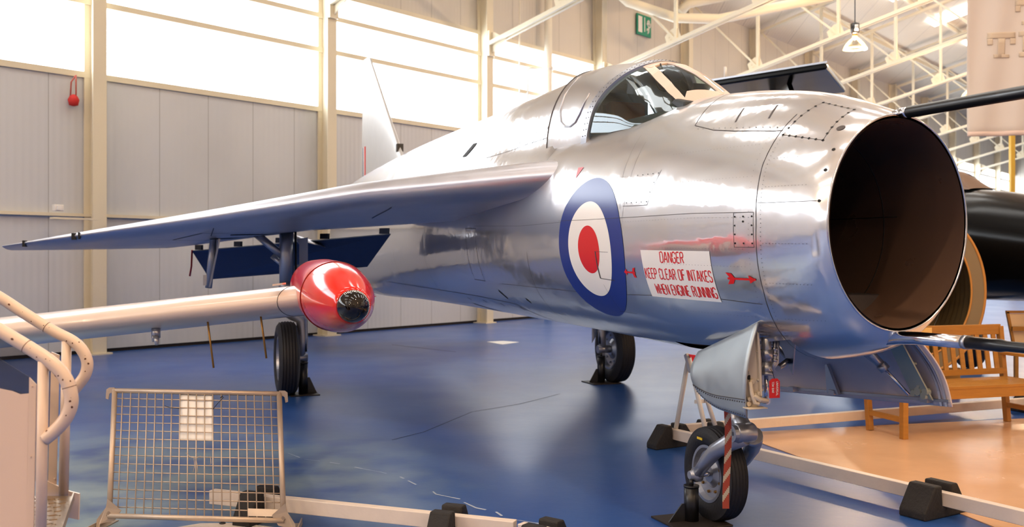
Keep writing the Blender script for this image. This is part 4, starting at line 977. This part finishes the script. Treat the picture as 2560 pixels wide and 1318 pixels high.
# three black axle stands
def stand(A, s_, h, lab, r=.05, k=1.0, gus=(0, 1)):
    b = JW(A, s_, 0); t = thing('axle_stand', lab, 'axle stand', b, math.atan2(.946, -.326))
    def L_(p): return ROOT[t.name] @ V(p)
    pb = MB().add([L_(p) for p in [(-.2*k, -.22*k, 0), (.2*k, -.2*k, 0), (.2*k, .22*k, 0), (-.2*k, .2*k, 0), (-.2*k, -.22*k, .012), (.2*k, -.2*k, .012), (.2*k, .22*k, .012), (-.2*k, .2*k, .012)]], [(3, 2, 1, 0), (4, 5, 6, 7), (0, 1, 5, 4), (1, 2, 6, 5), (2, 3, 7, 6), (3, 0, 4, 7)])
    pb.build('base_plate', mat('worn dark plate', (48, 40, 36), .6, .3), t, bevel=.003)
    m_ = MB().tube([L_((0, 0, .012)), L_((0, 0, h*.84))], r, 16)
    m_.build('post', BLKP, t)
    for a in gus:
        d = V((math.cos(a*PI/2), math.sin(a*PI/2), 0)); e_ = V((-d.y, d.x, 0))*.005
        q = MB().add([L_(p) for p in [d*r*.8-e_+UP*.012, d*(r+.13*k)-e_+UP*.012, d*(r+.02)-e_+UP*h*.45, d*r*.8-e_+UP*h*.45, d*r*.8+e_+UP*.012, d*(r+.13*k)+e_+UP*.012, d*(r+.02)+e_+UP*h*.45, d*r*.8+e_+UP*h*.45]], [(0, 1, 2, 3), (7, 6, 5, 4), (0, 4, 5, 1), (1, 5, 6, 2), (2, 6, 7, 3), (3, 7, 4, 0)])
        q.build('gusset', BLKP, t)
    MB().tube([L_((0, 0, h*.82)), L_((0, 0, h*.86))], r*1.06, 16).tube([L_((0, 0, h*.84)), L_((0, 0, h))], r*.3, 12).build('screw', BLKP, t)
    return t
stand(1.47, NSY+.165, .262, 'black steel axle stand under the nose wheel axle', .045, .85)
stand(7.72, 1.86, .44, 'black steel axle stand right of the main wheel below the near wing', .055, .8, (0, 3))
stand(7.52, -1.86, .40, 'black steel axle stand beside the far main wheel seen beneath the fuselage', .05, .9)
# white card on the floor
a, b_, c, d = G(1218, 855), G(1258, 853), G(1297, 856), G(1256, 862)
MB().prism([a, d, c, b_], (0, 0, .004)).build('floor_card', PAPER, label='white sheet lying on the blue floor beyond the fuselage', category='sheet')

# ------------------------------------------------------------ barrier beams on rubber feet
def beam(p0, p1, lab, z0=.07, z1=.155, wd=.06, dash=False, m=None):
    b = MB().bar(V(p0)+UP*(z0+z1)/2, V(p1)+UP*(z0+z1)/2, wd, z1-z0)
    return b.build('barrier_beam', m or BEAMP, bevel=.004, label=lab, category='barrier beam')
def foot(c, d, lab, L_=.19, wd=.13, hh=.19, notch=.06):
    # recycled rubber block with a sloped profile across the beam and a slot that carries it
    c = V(c); d = V(d).normalized(); s_ = d.cross(UP)
    prof = [(-L_, 0), (L_, 0), (L_, .045), (notch+.05, hh), (notch*.55+.012, hh), (notch*.55+.004, .07), (-notch*.55-.004, .07), (-notch*.55-.012, hh), (-notch-.05, hh), (-L_, .045)]
    m_ = MB().prism([c+s_*x+UP*z-d*wd/2 for x, z in prof], d*wd)
    return m_.build('barrier_foot', FOOTR, bevel=.01, label=lab, category='barrier foot')
tz = .155
a0 = G(530, 1224, tz); a1 = G(1288, 1302, tz); a0.z = a1.z = 0
beam(a0, a1, 'worn white barrier beam lying low in front, behind the wire mesh panel')
dd = (a1-a0).normalized(); a2 = a1+V((.62, -.48, 0))
beam(a1+V((.03, -.04, 0)), a2, 'white barrier beam turning off at the bottom edge, right of the low front beam')
ff = [(a0.lerp(a1, .175), 'black rubber barrier foot seen through the wire mesh panel'), (a0.lerp(a1, .80), 'black rubber barrier foot near the right end of the low front beam')]
for p, l in ff: foot(p, dd, l)
foot(a1+V((.15, -.115, 0)), (a2-a1), 'black rubber barrier foot at the bottom edge where two low beams meet', hh=.18)
c0_ = G(1657, 1066, tz); c1_ = G(2560, 1276, tz); c1_ = c0_+(c1_-c0_)*1.25; c0_.z = c1_.z = 0
beam(c0_, c1_, 'long white barrier beam along the front edge of the tan floor')
d1 = (c1_-c0_).normalized()
b1_ = G(1990, 1040, tz); b1_.z = 0; c2_ = c0_+(b1_-c0_)*1.7; 
b2_ = G(2400, 1008, tz); b2_.z = 0; d2 = (b2_-b1_).normalized()
e0 = c0_+V((.06, .04, 0)); e1 = b2_+(b2_-c0_).normalized()*3.2
bb = beam(e0, e1, 'far white barrier beam with orange tint running behind the bench')
foot(c0_.lerp(c1_, .028), d1, 'mossy black rubber foot at the corner of the long beams, left of the nose wheel', L_=.22)
pf = G(2310, 1290); tt = (pf-c0_).dot(d1); foot(c0_+d1*tt, d1, 'black rubber foot under the long white beam at the lower right', L_=.21, wd=.19, hh=.2)
de = (e1-e0).normalized()
for dist, l in ((.42, 'black rubber foot just behind the white sign trestle'), (4.3, 'black rubber foot of the far beam, left of the right bench leg'), (5.35, 'black rubber foot of the far beam, beyond the bench seat')): foot(e0+de*dist, de, l, hh=.17)
# sign trestle at the corner of the barrier
tp = P(1722, 892, 8.1); sg_ = thing('sign_trestle', 'white A-shaped sign trestle with a red panel behind the nose wheel', 'trestle', G(1730, 1090))
def gp(x, y, z): q = G(x, y, z); return q
g1 = gp(1690, 1072, .155); g2 = gp(1768, 1092, .155); g3 = gp(1788, 1064, .16)
MB().tube([tp, g1], .020, 8).build('front_leg', WHT, sg_); MB().tube([tp, g2], .020, 8).build('front_leg', WHT, sg_)
MB().tube([P(1748, 940, 8.35), g3], .02, 8).build('rear_leg', WHT, sg_)
MB().bar(P(1716, 886, 8.12), P(1728, 930, 8.05), .03, .04).build('top_bracket', WHT, sg_)
MB().prism([P(1722, 886, 8.05), P(1752, 890, 8.25), P(1754, 902, 8.25), P(1738, 920, 8.15)], (.0, .02, 0)).build('sign_panel', RED, sg_)
MB().bar(P(1740, 1005, 8.2), P(1760, 1003, 8.35), .03, .03).build('cross_brace', WHT, sg_)

# ------------------------------------------------------------ wire mesh panel with its feet
YT, YB = 6.10, 5.66
def mp(u, v_, off=0):      # u across 0-1, v_ from the bottom bar 0 to the top bar 1
    bl, br_ = P(273, 1290, YB+.02), P(709, 1302, YB-.05); tl, tr_ = P(287, 977, YT), P(698, 985, YT-.05)
    return bl.lerp(br_, u).lerp(tl.lerp(tr_, u), v_)+V((0, -off, 0))
ms_ = thing('mesh_panel', 'rusty cream wire mesh panel on splayed steel feet at the front left', 'mesh panel', P(490, 1310, 5.64))
fm = MB().tube([mp(0, 0), mp(0, 1)], .0165, 12).tube([mp(1, 0), mp(1, 1)], .0165, 12).tube([mp(-.01, 1), mp(1.01, 1)], .016, 12).tube([mp(-.005, 0), mp(1.005, 0)], .016, 12)
fm.build('tube_frame', GALV, ms_)
wm = MB()
for i in range(1, 20): wm.tube([mp(i/20, 0, .004), mp(i/20, 1, .004)], .0036, 6, m=0)
for j in range(1, 15): wm.tube([mp(0, j/15, -.002), mp(1, j/15, -.002)], .0036, 6, m=0)
wm.build('wire_grid', GALV, ms_)
for sd in (0, 1):
    s_ = -1 if sd == 0 else 1; p = mp(sd, 1)
    hk = MB(); pr_ = [(0, .02), (.035, .02), (.052, .008), (.056, -.05), (.04, -.055), (.034, -.02), (.022, -.012), (0, -.05)]
    hk.prism([p+V((s_*x, -.004, z)) for x, z in pr_], (0, .008, 0)); hk.build('hook', GALV, ms_)
    q = mp(sd, 0); ft = MB()
    ft.prism([q+V((-s_*.07, 0, .03)), q+V((s_*.01, 0, .10)), q+V((s_*.02, 0, .05)), q+V((s_*.07, -.01, -.02)), q+V((s_*.075, -.01, -.09)), q+V((s_*.055, -.01, -.09)), q+V((s_*.05, -.01, -.045)), q+V((-s_*.03, 0, -.03))], (0, .006, 0))
    g0 = V((q.x+s_*.065, q.y, 0)); ft.bar(g0+V((-s_*.02, .19, .003)), g0+V((s_*.05, -.45, .003)), .05, .006); ft.bar(g0+V((-.025*0, .19, .02)), g0+V((s_*.07, -.45, .02)), .006, .035)
    ft.build('foot', GALV, ms_)
mp2 = MB().prism([mp(.80, .03, .01), mp(.985, .03, .01), mp(.985, .085, .01), mp(.80, .085, .01)], (0, .005, 0)); mp2.build('name_plate', GALV, ms_)
# notice tied to the mesh
nt_ = thing('paper_notice', 'blank white paper sheet tied behind the wire mesh panel', 'paper', mp(.48, .6))
def pq(u, v_): 
    a = mp(lerp(.392, .597, u), lerp(.595, 1.0-.01, v_), -.014); return a+V((0, .006*math.sin(v_*7)+.004*math.sin(u*9+v_*3), 0))
MB().grid(pq, 10, 14).build('sheet', PAPER, nt_, solid=.0012)
MB().tube([mp(.31, .88, .004), mp(.35, .865, .010), mp(.40, .862, .006)], .0022, 6).build('cable_tie', BLKP, nt_)
MB().tube([mp(.60, .86, .006), mp(.63, .91, .012), mp(.665, .965, .004)], .0022, 6).tube([mp(.645, .955, .006), mp(.66, .975, .008)], .004, 6).build('cable_tie', BLKP, nt_)
MB().tube([mp(.44, .50, .006), mp(.47, .47, .01), mp(.50, .46, .01), mp(.53, .48, .008)], .0018, 6).tube([mp(.49, .46, .01), mp(.495, .40, .012), mp(.485, .35, .01)], .0018, 6).tube([mp(.50, .46, .01), mp(.51, .40, .01), mp(.51, .35, .01)], .0018, 6).tube([mp(.585, .48, .006), mp(.59, .42, .008), mp(.58, .41, .006)], .0018, 6).build('wire_twist', GALV, ms_)
pl = thing('floor_tie_plate', 'cream plate with a small black ring lying in front of the mesh panel', 'plate', G(555, 1318))
MB().prism([G(440, 1322), G(500, 1312), G(600, 1311), G(690, 1322), G(690, 1345), G(440, 1345)], (0, 0, .008)).build('plate', BEAMP, pl)
q = G(556, 1313)+UP*.012; MB().tube([q+V((.016*math.cos(a), .014*math.sin(a), 0)) for a in [2*PI*i/14 for i in range(14)]], .004, 6, closed=True).build('ring', BLKP, pl)

# ------------------------------------------------------------ access steps, lower left
sx = thing('access_steps', 'cream steel access steps with curved tube handrails at the left edge', 'steps', (-1.7, 3.4, 0))
YA, YC = 3.35, 4.0
rA = [(-700, 394), (-120, 752), (0, 826), (80, 874), (130, 908), (160, 940), (175, 975), (178, 1010), (165, 1045), (140, 1075), (112, 1098)]
rC = [(-700, 310), (-120, 672), (0, 744), (60, 783), (130, 826), (180, 852), (205, 875), (218, 905), (214, 935), (196, 962), (170, 992)]
def smooth_pts(ps, Y, Y1=None):
    out = []; n = len(ps)
    for i in range(n-1):
        for k in range(5):
            t = k/5; p0, p1, p2, p3 = ps[max(0, i-1)], ps[i], ps[i+1], ps[min(n-1, i+2)]
            f = lambda a, b_, c, d: .5*((2*b_)+(-a+c)*t+(2*a-5*b_+4*c-d)*t*t+(-a+3*b_-3*c+d)*t**3)
            out.append(P(f(p0[0], p1[0], p2[0], p3[0]), f(p0[1], p1[1], p2[1], p3[1]), Y))
    out.append(P(ps[-1][0], ps[-1][1], Y)); return out
for nm, ps, Y, xp, yt, yb_, r in (('a', rA, YA, 105, 892, 1400, .0185), ('c', rC, YC, 163, 840, 1240, .0195)):
    h = MB().tube(smooth_pts(ps, Y), .0235, 16, m=0)
    rng = random.Random(3)
    sp2 = smooth_pts(ps, Y)
    for k in range(15):                       # paint chips on the tube
        i = rng.randrange(8, len(sp2)-3); p = sp2[i].lerp(sp2[i+1], rng.random()); a = rng.uniform(-.3, 2.2); t = (sp2[i+1]-sp2[i]).normalized(); e = t.cross(V((0, 1, 0))).normalized()
        n_ = (V((0, -1, 0))*math.cos(a-.9)+e*math.sin(a-.9)); m2 = n_.cross(t); c = p+n_*.0238; s2 = rng.uniform(.001, .0045)
        h.add([c+(t*math.cos(q)*s2*rng.uniform(.6, 1.5)+m2*math.sin(q)*s2) for q in [2*PI*j/7 for j in range(7)]], [tuple(range(7))], 1)
    for i in (14, 29) if nm == 'a' else (19,):
        j = min(i, len(sp2)-2); h.tube([sp2[j]-(sp2[j+1]-sp2[j]).normalized()*.001, sp2[j]+(sp2[j+1]-sp2[j]).normalized()*.001], .0242, 16, m=1)
    h.build('handrail', [STAIR, CHIP], sx)
    b_ = P(xp-8, 1318, Y); MB().tube([P(xp+4, yt, Y), V((P(xp-4, yb_, Y).x, Y, max(.0, P(xp-4, yb_, Y).z)))], r, 16).build('post', STAIR, sx)
# side panels of clear scratched acrylic, lower half faced in cream
sp3 = MB().prism([P(-500, 590, YA+.03), P(84, 950, YA+.03), P(70, 1400, YA+.03), P(-500, 1400, YA+.03)], (0, .004, 0)); sp3.build('clear_side_panel', CLEAR, sx)
MB().prism([P(-500, 800, YA+.02), P(-60, 960, YA+.02), P(30, 978, YA+.02), P(50, 986, YA+.02), P(72, 984, YA+.02), P(64, 1420, YA+.02), P(-500, 1420, YA+.02)], (0, .003, 0)).build('panel_facing', mat('cream backing film', (226, 200, 180), .5), sx)
eb = MB().prism([P(73, 944, YA+.015), P(90, 962, YA+.015), P(82, 1420, YA+.015), P(64, 1420, YA+.015)], (0, .006, 0))
for y in (966, 1142, 1320): eb.lathe(P(80-(y-966)*.02, y, YA+.015), (0, -1, 0), [(0, .004), (.004, .003)], 8, smooth=False)
eb.build('panel_edge_strip', STAIR, sx)
MB().prism([P(-400, 560, YC+.02), P(10, 815, YC+.02), P(140, 905, YC+.02), P(132, 1222, YC+.02), P(80, 1200, YC+.02), P(-400, 900, YC+.02)], (0, .004, 0)).build('clear_side_panel', CLEAR, sx)
e2 = MB().prism([P(128, 880, YC+.012), P(148, 888, YC+.012), P(140, 1222, YC+.012), P(120, 1210, YC+.012)], (0, .006, 0)); e2.lathe(P(137, 1198, YC+.012), (0, -1, 0), [(0, .005), (.005, .004)], 8, smooth=False); e2.build('panel_edge_strip', STAIR, sx)
MB().prism([P(114, 1202, YC), P(170, 1228, YC), P(198, 1235, YC), P(196, 1300, YC), P(150, 1290, YC), P(112, 1340, YC)], (0, .01, 0)).build('stringer', STAIR, sx)
zs = EYE-(1240-HZ)*3.98/F
td_ = MB(); q0, q1, q2, q3 = V((-2.6, 3.98, zs)), V(((184-1280)*3.98/F, 3.98, zs)), V(((150-1280)*3.42/F, 3.42, zs)), V((-2.6, 3.42, zs))
td_.prism([q0, q1, q2, q3], (0, 0, -.004), 0)
for i in range(16):
    for j in range(9):
        u = (i+.5)/16; v_ = (j+.5)/9; p = V((-1.98+.02*i+(j % 2)*.012, 3.44+.06*j, zs+.001))
        if p.x < lerp(q2.x, q1.x, (p.y-3.42)/.56)-.03:
            a = .6 if (i+j) % 2 else -.6; td_.obox(p, (.012*math.cos(a), .012*math.sin(a), 0), (-.003*math.sin(a), .003*math.cos(a), 0), (0, 0, .0015), 0)
td_.bar(q1+UP*-.002, q2+UP*-.002, .006, .03)
td_.build('chequer_tread', CHECK, sx)

# ------------------------------------------------------------ neighbour's wing with red tip tank, in front of the main wheel
ax = V((.2135, -.63, -.028)).normalized(); tcn = V((-1.054, 5.75, 1.3756))
tw = thing('tip_tank_wing', 'glossy pinkish-cream wing of a neighbouring aircraft ending in a red tip tank', 'aircraft wing', (-1.1, 5.8, 0))
prof = [(-1.9, .03), (-1.7, .07), (-1.3, .13), (-.9, .18), (-.5, .203), (-.15, .209), (.0, .207), (.15, .198), (.28, .182), (.40, .158), (.50, .132), (.58, .105), (.63, .086)]
k_ = .0
tk = MB().lathe(tcn, ax, prof, 48); 
tko = tk.build('tip_tank', REDT, tw)
def tz_(d): return interp([(-1.9, .03), (-1.3, .13), (-.9, .18), (-.5, .203), (-.15, .209), (.15, .198), (.455, .13)], d)
# pale panel on the far flank and dark lamp glass
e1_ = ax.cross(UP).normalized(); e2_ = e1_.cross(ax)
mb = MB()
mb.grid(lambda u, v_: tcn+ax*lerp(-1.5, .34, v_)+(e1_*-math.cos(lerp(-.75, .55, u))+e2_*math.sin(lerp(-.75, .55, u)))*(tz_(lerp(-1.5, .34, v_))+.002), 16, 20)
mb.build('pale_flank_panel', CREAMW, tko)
gl = MB().lathe(tcn, ax, [(.622, .090), (.64, .086), (.67, .073), (.70, .050), (.715, .025), (.72, .001)], 40); gl.build('landing_lamp_glass', mat('dark lamp glass', (14, 8, 8), .06, 0, .5), tko)
tk2 = MB()
for i in range(60):
    if 8 < i % 60 < 40:
        a = 2*PI*i/60; r0, r1 = .088, .080
        p = tcn+ax*.636+(e1_*math.cos(a)+e2_*math.sin(a))*r0; q = tcn+ax*.655+(e1_*math.cos(a)+e2_*math.sin(a))*(r1)
        tk2.bar(p+ax*.003, q+ax*.003, .0028, .0012, ax)
tk2.build('lamp_graduations', PAPER, tko)
wroot, wtip = V((-4.2, 6.35, 1.03)), V((-1.235, 5.86, 1.362))
def wfn(u, v_):
    base = wroot.lerp(wtip, v_); ch = lerp(1.9, 1.35, v_); T = lerp(.108, .098, v_)
    wd = (wtip-wroot); wd.z = 0; wd.normalize(); back = V((-wd.y, wd.x, 0)); back = back if back.y > 0 else -back
    i = 2*u-1; c = abs(i)**1.6; h = T*math.sqrt(max(0, 1-(1-min(1, c/.22))**2))*(1 if c < .35 else lerp(1, .05, (c-.35)/.65))
    return base+back*(c*ch)+UP*((h if i < 0 else -h)*1.0-c*.04)
wgm = MB().grid(wfn, 40, 12)
for v_ in (.93, .978): 
    for i in range(10, 30): wgm.bar(wfn(i/40, v_)*1.0+V((0, -.001, 0)), wfn((i+1)/40, v_)+V((0, -.001, 0)), .003, .003, m=1)
wgm.build('wing_panel', [CREAMW, SEAM], tw)
cl = MB()
def cfn(u, v_):
    a = wfn(u, 1); p = a.lerp(tcn+(a-tcn)*0+ax*((a-tcn).dot(ax)), v_*.72); sw = 1+.9*v_*v_; c = wtip.lerp(tcn, v_*.72)
    return V((p.x, p.y, c.z+(p.z-c.z)*sw))
cl.grid(cfn, 40, 8); cl.build('root_fillet', REDT, tko)
MB().tube([tcn+ax*-.02+(e1_*math.cos(2*PI*i/48)+e2_*math.sin(2*PI*i/48))*.2095 for i in range(48)], .0025, 6, closed=True).build('tank_joint', mat('dark red joint', (110, 14, 10), .4), tko)
MB().obox(wfn(.47, .93)+V((0, .03, .075)), (.03, 0, .004), (0, .05, 0), (0, 0, .006)).build('fuel_cap', CREAMW, tw)
for (x0, y0, x1, y1, Y) in ((519, 813, 534, 920, 6.1), (651, 795, 666, 896, 6.05)): MB().tube([P(x0, y0-10, Y), P(x1, y1, Y)], .0065, 8).build('drain_rod', BRASS, tw)
MB().tube([P(390, 820, 6.2), P(390, 845, 6.2)], .028, 12).tube([P(390, 842, 6.18), P(392, 862, 6.16)], [.02, .012], 10).tube([P(383, 838, 6.18), P(383, 855, 6.18)], .008, 6).build('vent_fitting', GREYM, tw)

# ------------------------------------------------------------ teak bench on the tan floor
bl = G(2175, 1077); br2 = G(2510, 1056); fl2 = G(2262, 1096)
BL = (br2-bl).normalized(); BF = V((BL.y, -BL.x, 0))
bch = thing('wooden_bench', 'varnished teak slatted garden bench on the tan floor behind the nose doors', 'bench', bl)
def bq(u, f, z): return bl+BL*u+BF*f+UP*z
L3 = 1.58; D3 = .46
for u in (0, L3):
    MB().bar(bq(u, 0, .006), bq(u, -.10, .93), .055, .05, BL).build('leg', WOOD, bch, bevel=.004); MB().bar(bq(u, D3, .006), bq(u, D3, .66), .055, .055, BL).build('leg', WOOD, bch, bevel=.004)
    MB().bar(bq(u, -.06, .67), bq(u, D3+.06, .67), .07, .03).build('armrest', WOOD, bch, bevel=.006); MB().bar(bq(u, 0, .17), bq(u, D3, .17), .035, .045).build('stretcher', WOOD, bch)
MB().bar(bq(0, D3, .38), bq(L3, D3, .38), .03, .09).bar(bq(0, 0, .38), bq(L3, 0, .38), .03, .08).build('seat_rail', WOOD, bch)
for i in range(6): MB().bar(bq(-.02, .02+i*.085, .435), bq(L3+.02, .02+i*.085, .435), .07, .022).build('seat_slat', WOOD, bch)
MB().bar(bq(0, -.095, .90), bq(L3, -.095, .90), .03, .10, UP).build('top_rail', WOOD, bch, bevel=.006); MB().bar(bq(0, -.03, .50), bq(L3, -.03, .50), .03, .055).build('lower_rail', WOOD, bch)
for i in range(15): u = .09+i*(L3-.18)/14; MB().bar(bq(u, -.035, .52), bq(u, -.09, .86), .05, .014, BF).build('back_slat', WOOD, bch)
MB().obox(bq(.66, -.065, .90), BL*.085, BF*.004, UP*.035).build('plaque', mat('pale plaque', (236, 196, 120), .5), bch)

# orange-rimmed open shell standing behind the bench
CX, CY, CZ = 4.62, 10.9, 1.22; sxy = thing('open_nacelle_shell', 'open olive-brown barrel shell with an orange rim standing behind the bench', 'engine cowling', (CX, CY, 0))
an = V((-.12, -.99, 0)).normalized(); sn = V((an.y, -an.x, 0)); sn = sn if sn.x > 0 else -sn
def shp(a, d, r=1): return V((CX, CY, CZ))-an*d+sn*(.71*r*math.cos(a))+UP*(.92*r*math.sin(a))
MB().grid(lambda u, v_: shp(2*PI*u, v_*1.5, 1+.015*math.sin(v_*60)), 72, 40, cu=True).add([shp(2*PI*i/60, 1.45) for i in range(60)], [tuple(range(60))]).build('ribbed_shell', OLIVE, sxy, solid=.01)
MB().tube([shp(2*PI*i/72, 0, 1.01) for i in range(72)], .015, 10, closed=True).build('rim', ORNG, sxy)
MB().grid(lambda u, v_: shp(2*PI*u, -.002+.0*v_, lerp(.80, 1.0, v_)), 72, 3, cu=True).build('front_flange', mat('olive flange', (140, 120, 88), .5), sxy)
MB().tube([shp(2*PI*i/72, -.005, .8) for i in range(72) if 1], .012, 8, closed=True).build('inner_bead', ORNG, sxy)
for d in (.2, 1.1): MB().obox(V((CX, CY, .17))-an*d, sn*.5, an*.04, UP*.165).build('cradle', WOOD, sxy)

# ------------------------------------------------------------ black jet parked beyond, with its high tailplane
BA = V((.24, -.97, 0)).normalized(); BS = V((.97, .24, 0)).normalized(); BO = V((6.02, 12.5, 0))
bj = thing('black_jet', 'glossy black jet with a small bubble canopy and high tailplane parked behind the silver jet', 'aircraft', BO)
def bpt(d, ph): # d forward from the canopy
    zt = interp([(-6, 2.30), (-3, 2.42), (-.6, 2.55), (.0, 2.50), (.6, 2.42), (1.5, 2.25), (3.2, 1.9), (4.2, 1.65)], d); zb = interp([(-6, 1.15), (-2, 1.02), (1.5, 1.08), (3, 1.25), (4.2, 1.55)], d)
    hw = interp([(-6, .45), (-3, .68), (.5, .66), (2.2, .5), (3.6, .2), (4.2, .03)], d); zc = (zt+zb)/2
    return BO+BA*d+BS*(hw*math.cos(ph))+UP*(zc+(zt-zb)/2*math.sin(ph))
MB().grid(lambda u, v_: bpt(lerp(-6, 4.2, v_), 2*PI*u), 48, 60, cu=True).build('fuselage', BLKJ, bj)
def bcan(d, ph, g=0):
    h = interp([(-1.9, .02), (-1.3, .28), (-.7, .36), (-.3, .33), (.1, .22), (.45, .02)], d); wv = interp([(-1.9, .1), (-1.2, .3), (-.3, .32), (.45, .2)], d)
    return BO+BA*(d-.3)+BS*((wv+g)*math.cos(ph))+UP*(2.50-.06*max(0, d)+(h+g)*math.sin(ph))
MB().grid(lambda u, v_: bcan(lerp(-1.9, .45, v_), PI*u), 24, 24).build('canopy_shell', mat('brown-grey canopy shell', (128, 104, 88), .3), bj)
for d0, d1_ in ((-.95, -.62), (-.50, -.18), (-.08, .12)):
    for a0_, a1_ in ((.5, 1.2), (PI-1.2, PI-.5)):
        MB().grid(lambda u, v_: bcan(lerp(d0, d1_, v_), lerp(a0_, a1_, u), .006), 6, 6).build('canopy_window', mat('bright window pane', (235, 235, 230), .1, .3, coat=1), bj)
tl = [V((3.50, 16.9, 4.6)), V((5.02, 15.3, 4.6)), V((6.08, 17.5, 4.6)), V((4.7, 19.0, 4.6))]
MB().prism(tl, (0, 0, .10)).build('tailplane', BLKJ, bj, bevel=.03)
MB().prism([tl[0]+V((.0, 0, .1)), tl[1]+V((0, 0, .1)), tl[1]+V((-.03, .1, .1)), tl[0]+V((.05, .08, .1))], (0, 0, .03)).build('leading_edge_strip', GREYM, bj)
MB().tube([V((3.72, 16.75, 4.7)), V((3.72, 16.75, 4.92))], .02, 8).build('tail_stub', WHT, bj)
MB().prism([BO+BA*-6+UP*2.2+BS*-.05, BO+BA*-3.2+UP*2.3+BS*-.05, V((4.75, 16.6, 4.6)), V((4.85, 18.0, 4.6))], BS*.1).build('fin', BLKJ, bj)
for d in (-1.2, 2.2):
    for s_ in ((-.9, .9) if d < 0 else (0,)):
        c = BO+BA*d+BS*s_; MB().lathe(c+UP*.3-BS*.09, BS, [(0, .2), (.02, .29), (.09, .3), (.16, .29), (.18, .2)], 28).build('wheel', RUB, bj); MB().tube([c+UP*.3, BO+BA*d+BS*s_*.5+UP*1.3], .05, 10).build('undercarriage_leg', GREYM, bj)
# slatted white display stand at the far right
wb = thing('display_stand', 'cream panel display stand with wooden frame at the right edge behind the bench', 'display stand', P(2560, 900, 11.3)*1.0)
o_ = P(2535, 0, 11.4); 
def ws_(x, y, Y=11.3): return P(x, y, Y)
MB().prism([ws_(2520, 784), ws_(2680, 784), ws_(2680, 860), ws_(2530, 860)], (0, .02, 0)).build('panel', mat('cream panel', (238, 206, 160), .5), wb)
MB().bar(ws_(2515, 780), ws_(2690, 780), .03, .03).bar(ws_(2518, 780), ws_(2534, 862), .03, .03).bar(ws_(2530, 822, 11.25), ws_(2690, 822, 11.25), .03, .05).bar(ws_(2530, 860), ws_(2690, 860), .03, .03).build('wooden_frame', WOOD, wb)
MB().bar(ws_(2540, 860), V((ws_(2540, 860).x, 11.3, 0)), .04, .04, (0, 1, 0)).build('leg', WOOD, wb); MB().bar(ws_(2670, 860), V((ws_(2670, 860).x, 11.3, 0)), .04, .04, (0, 1, 0)).build('leg', WOOD, wb)
# yellow post at the far wall
MB().bar(P(2530, 330, 45), V((P(2530, 330, 45).x, 45, 0)), .2, .2, (0, 1, 0)).build('yellow_post', mat('ochre paint', (206, 160, 50), .6), label='tall ochre-yellow post far down the hall at the right edge', category='post')
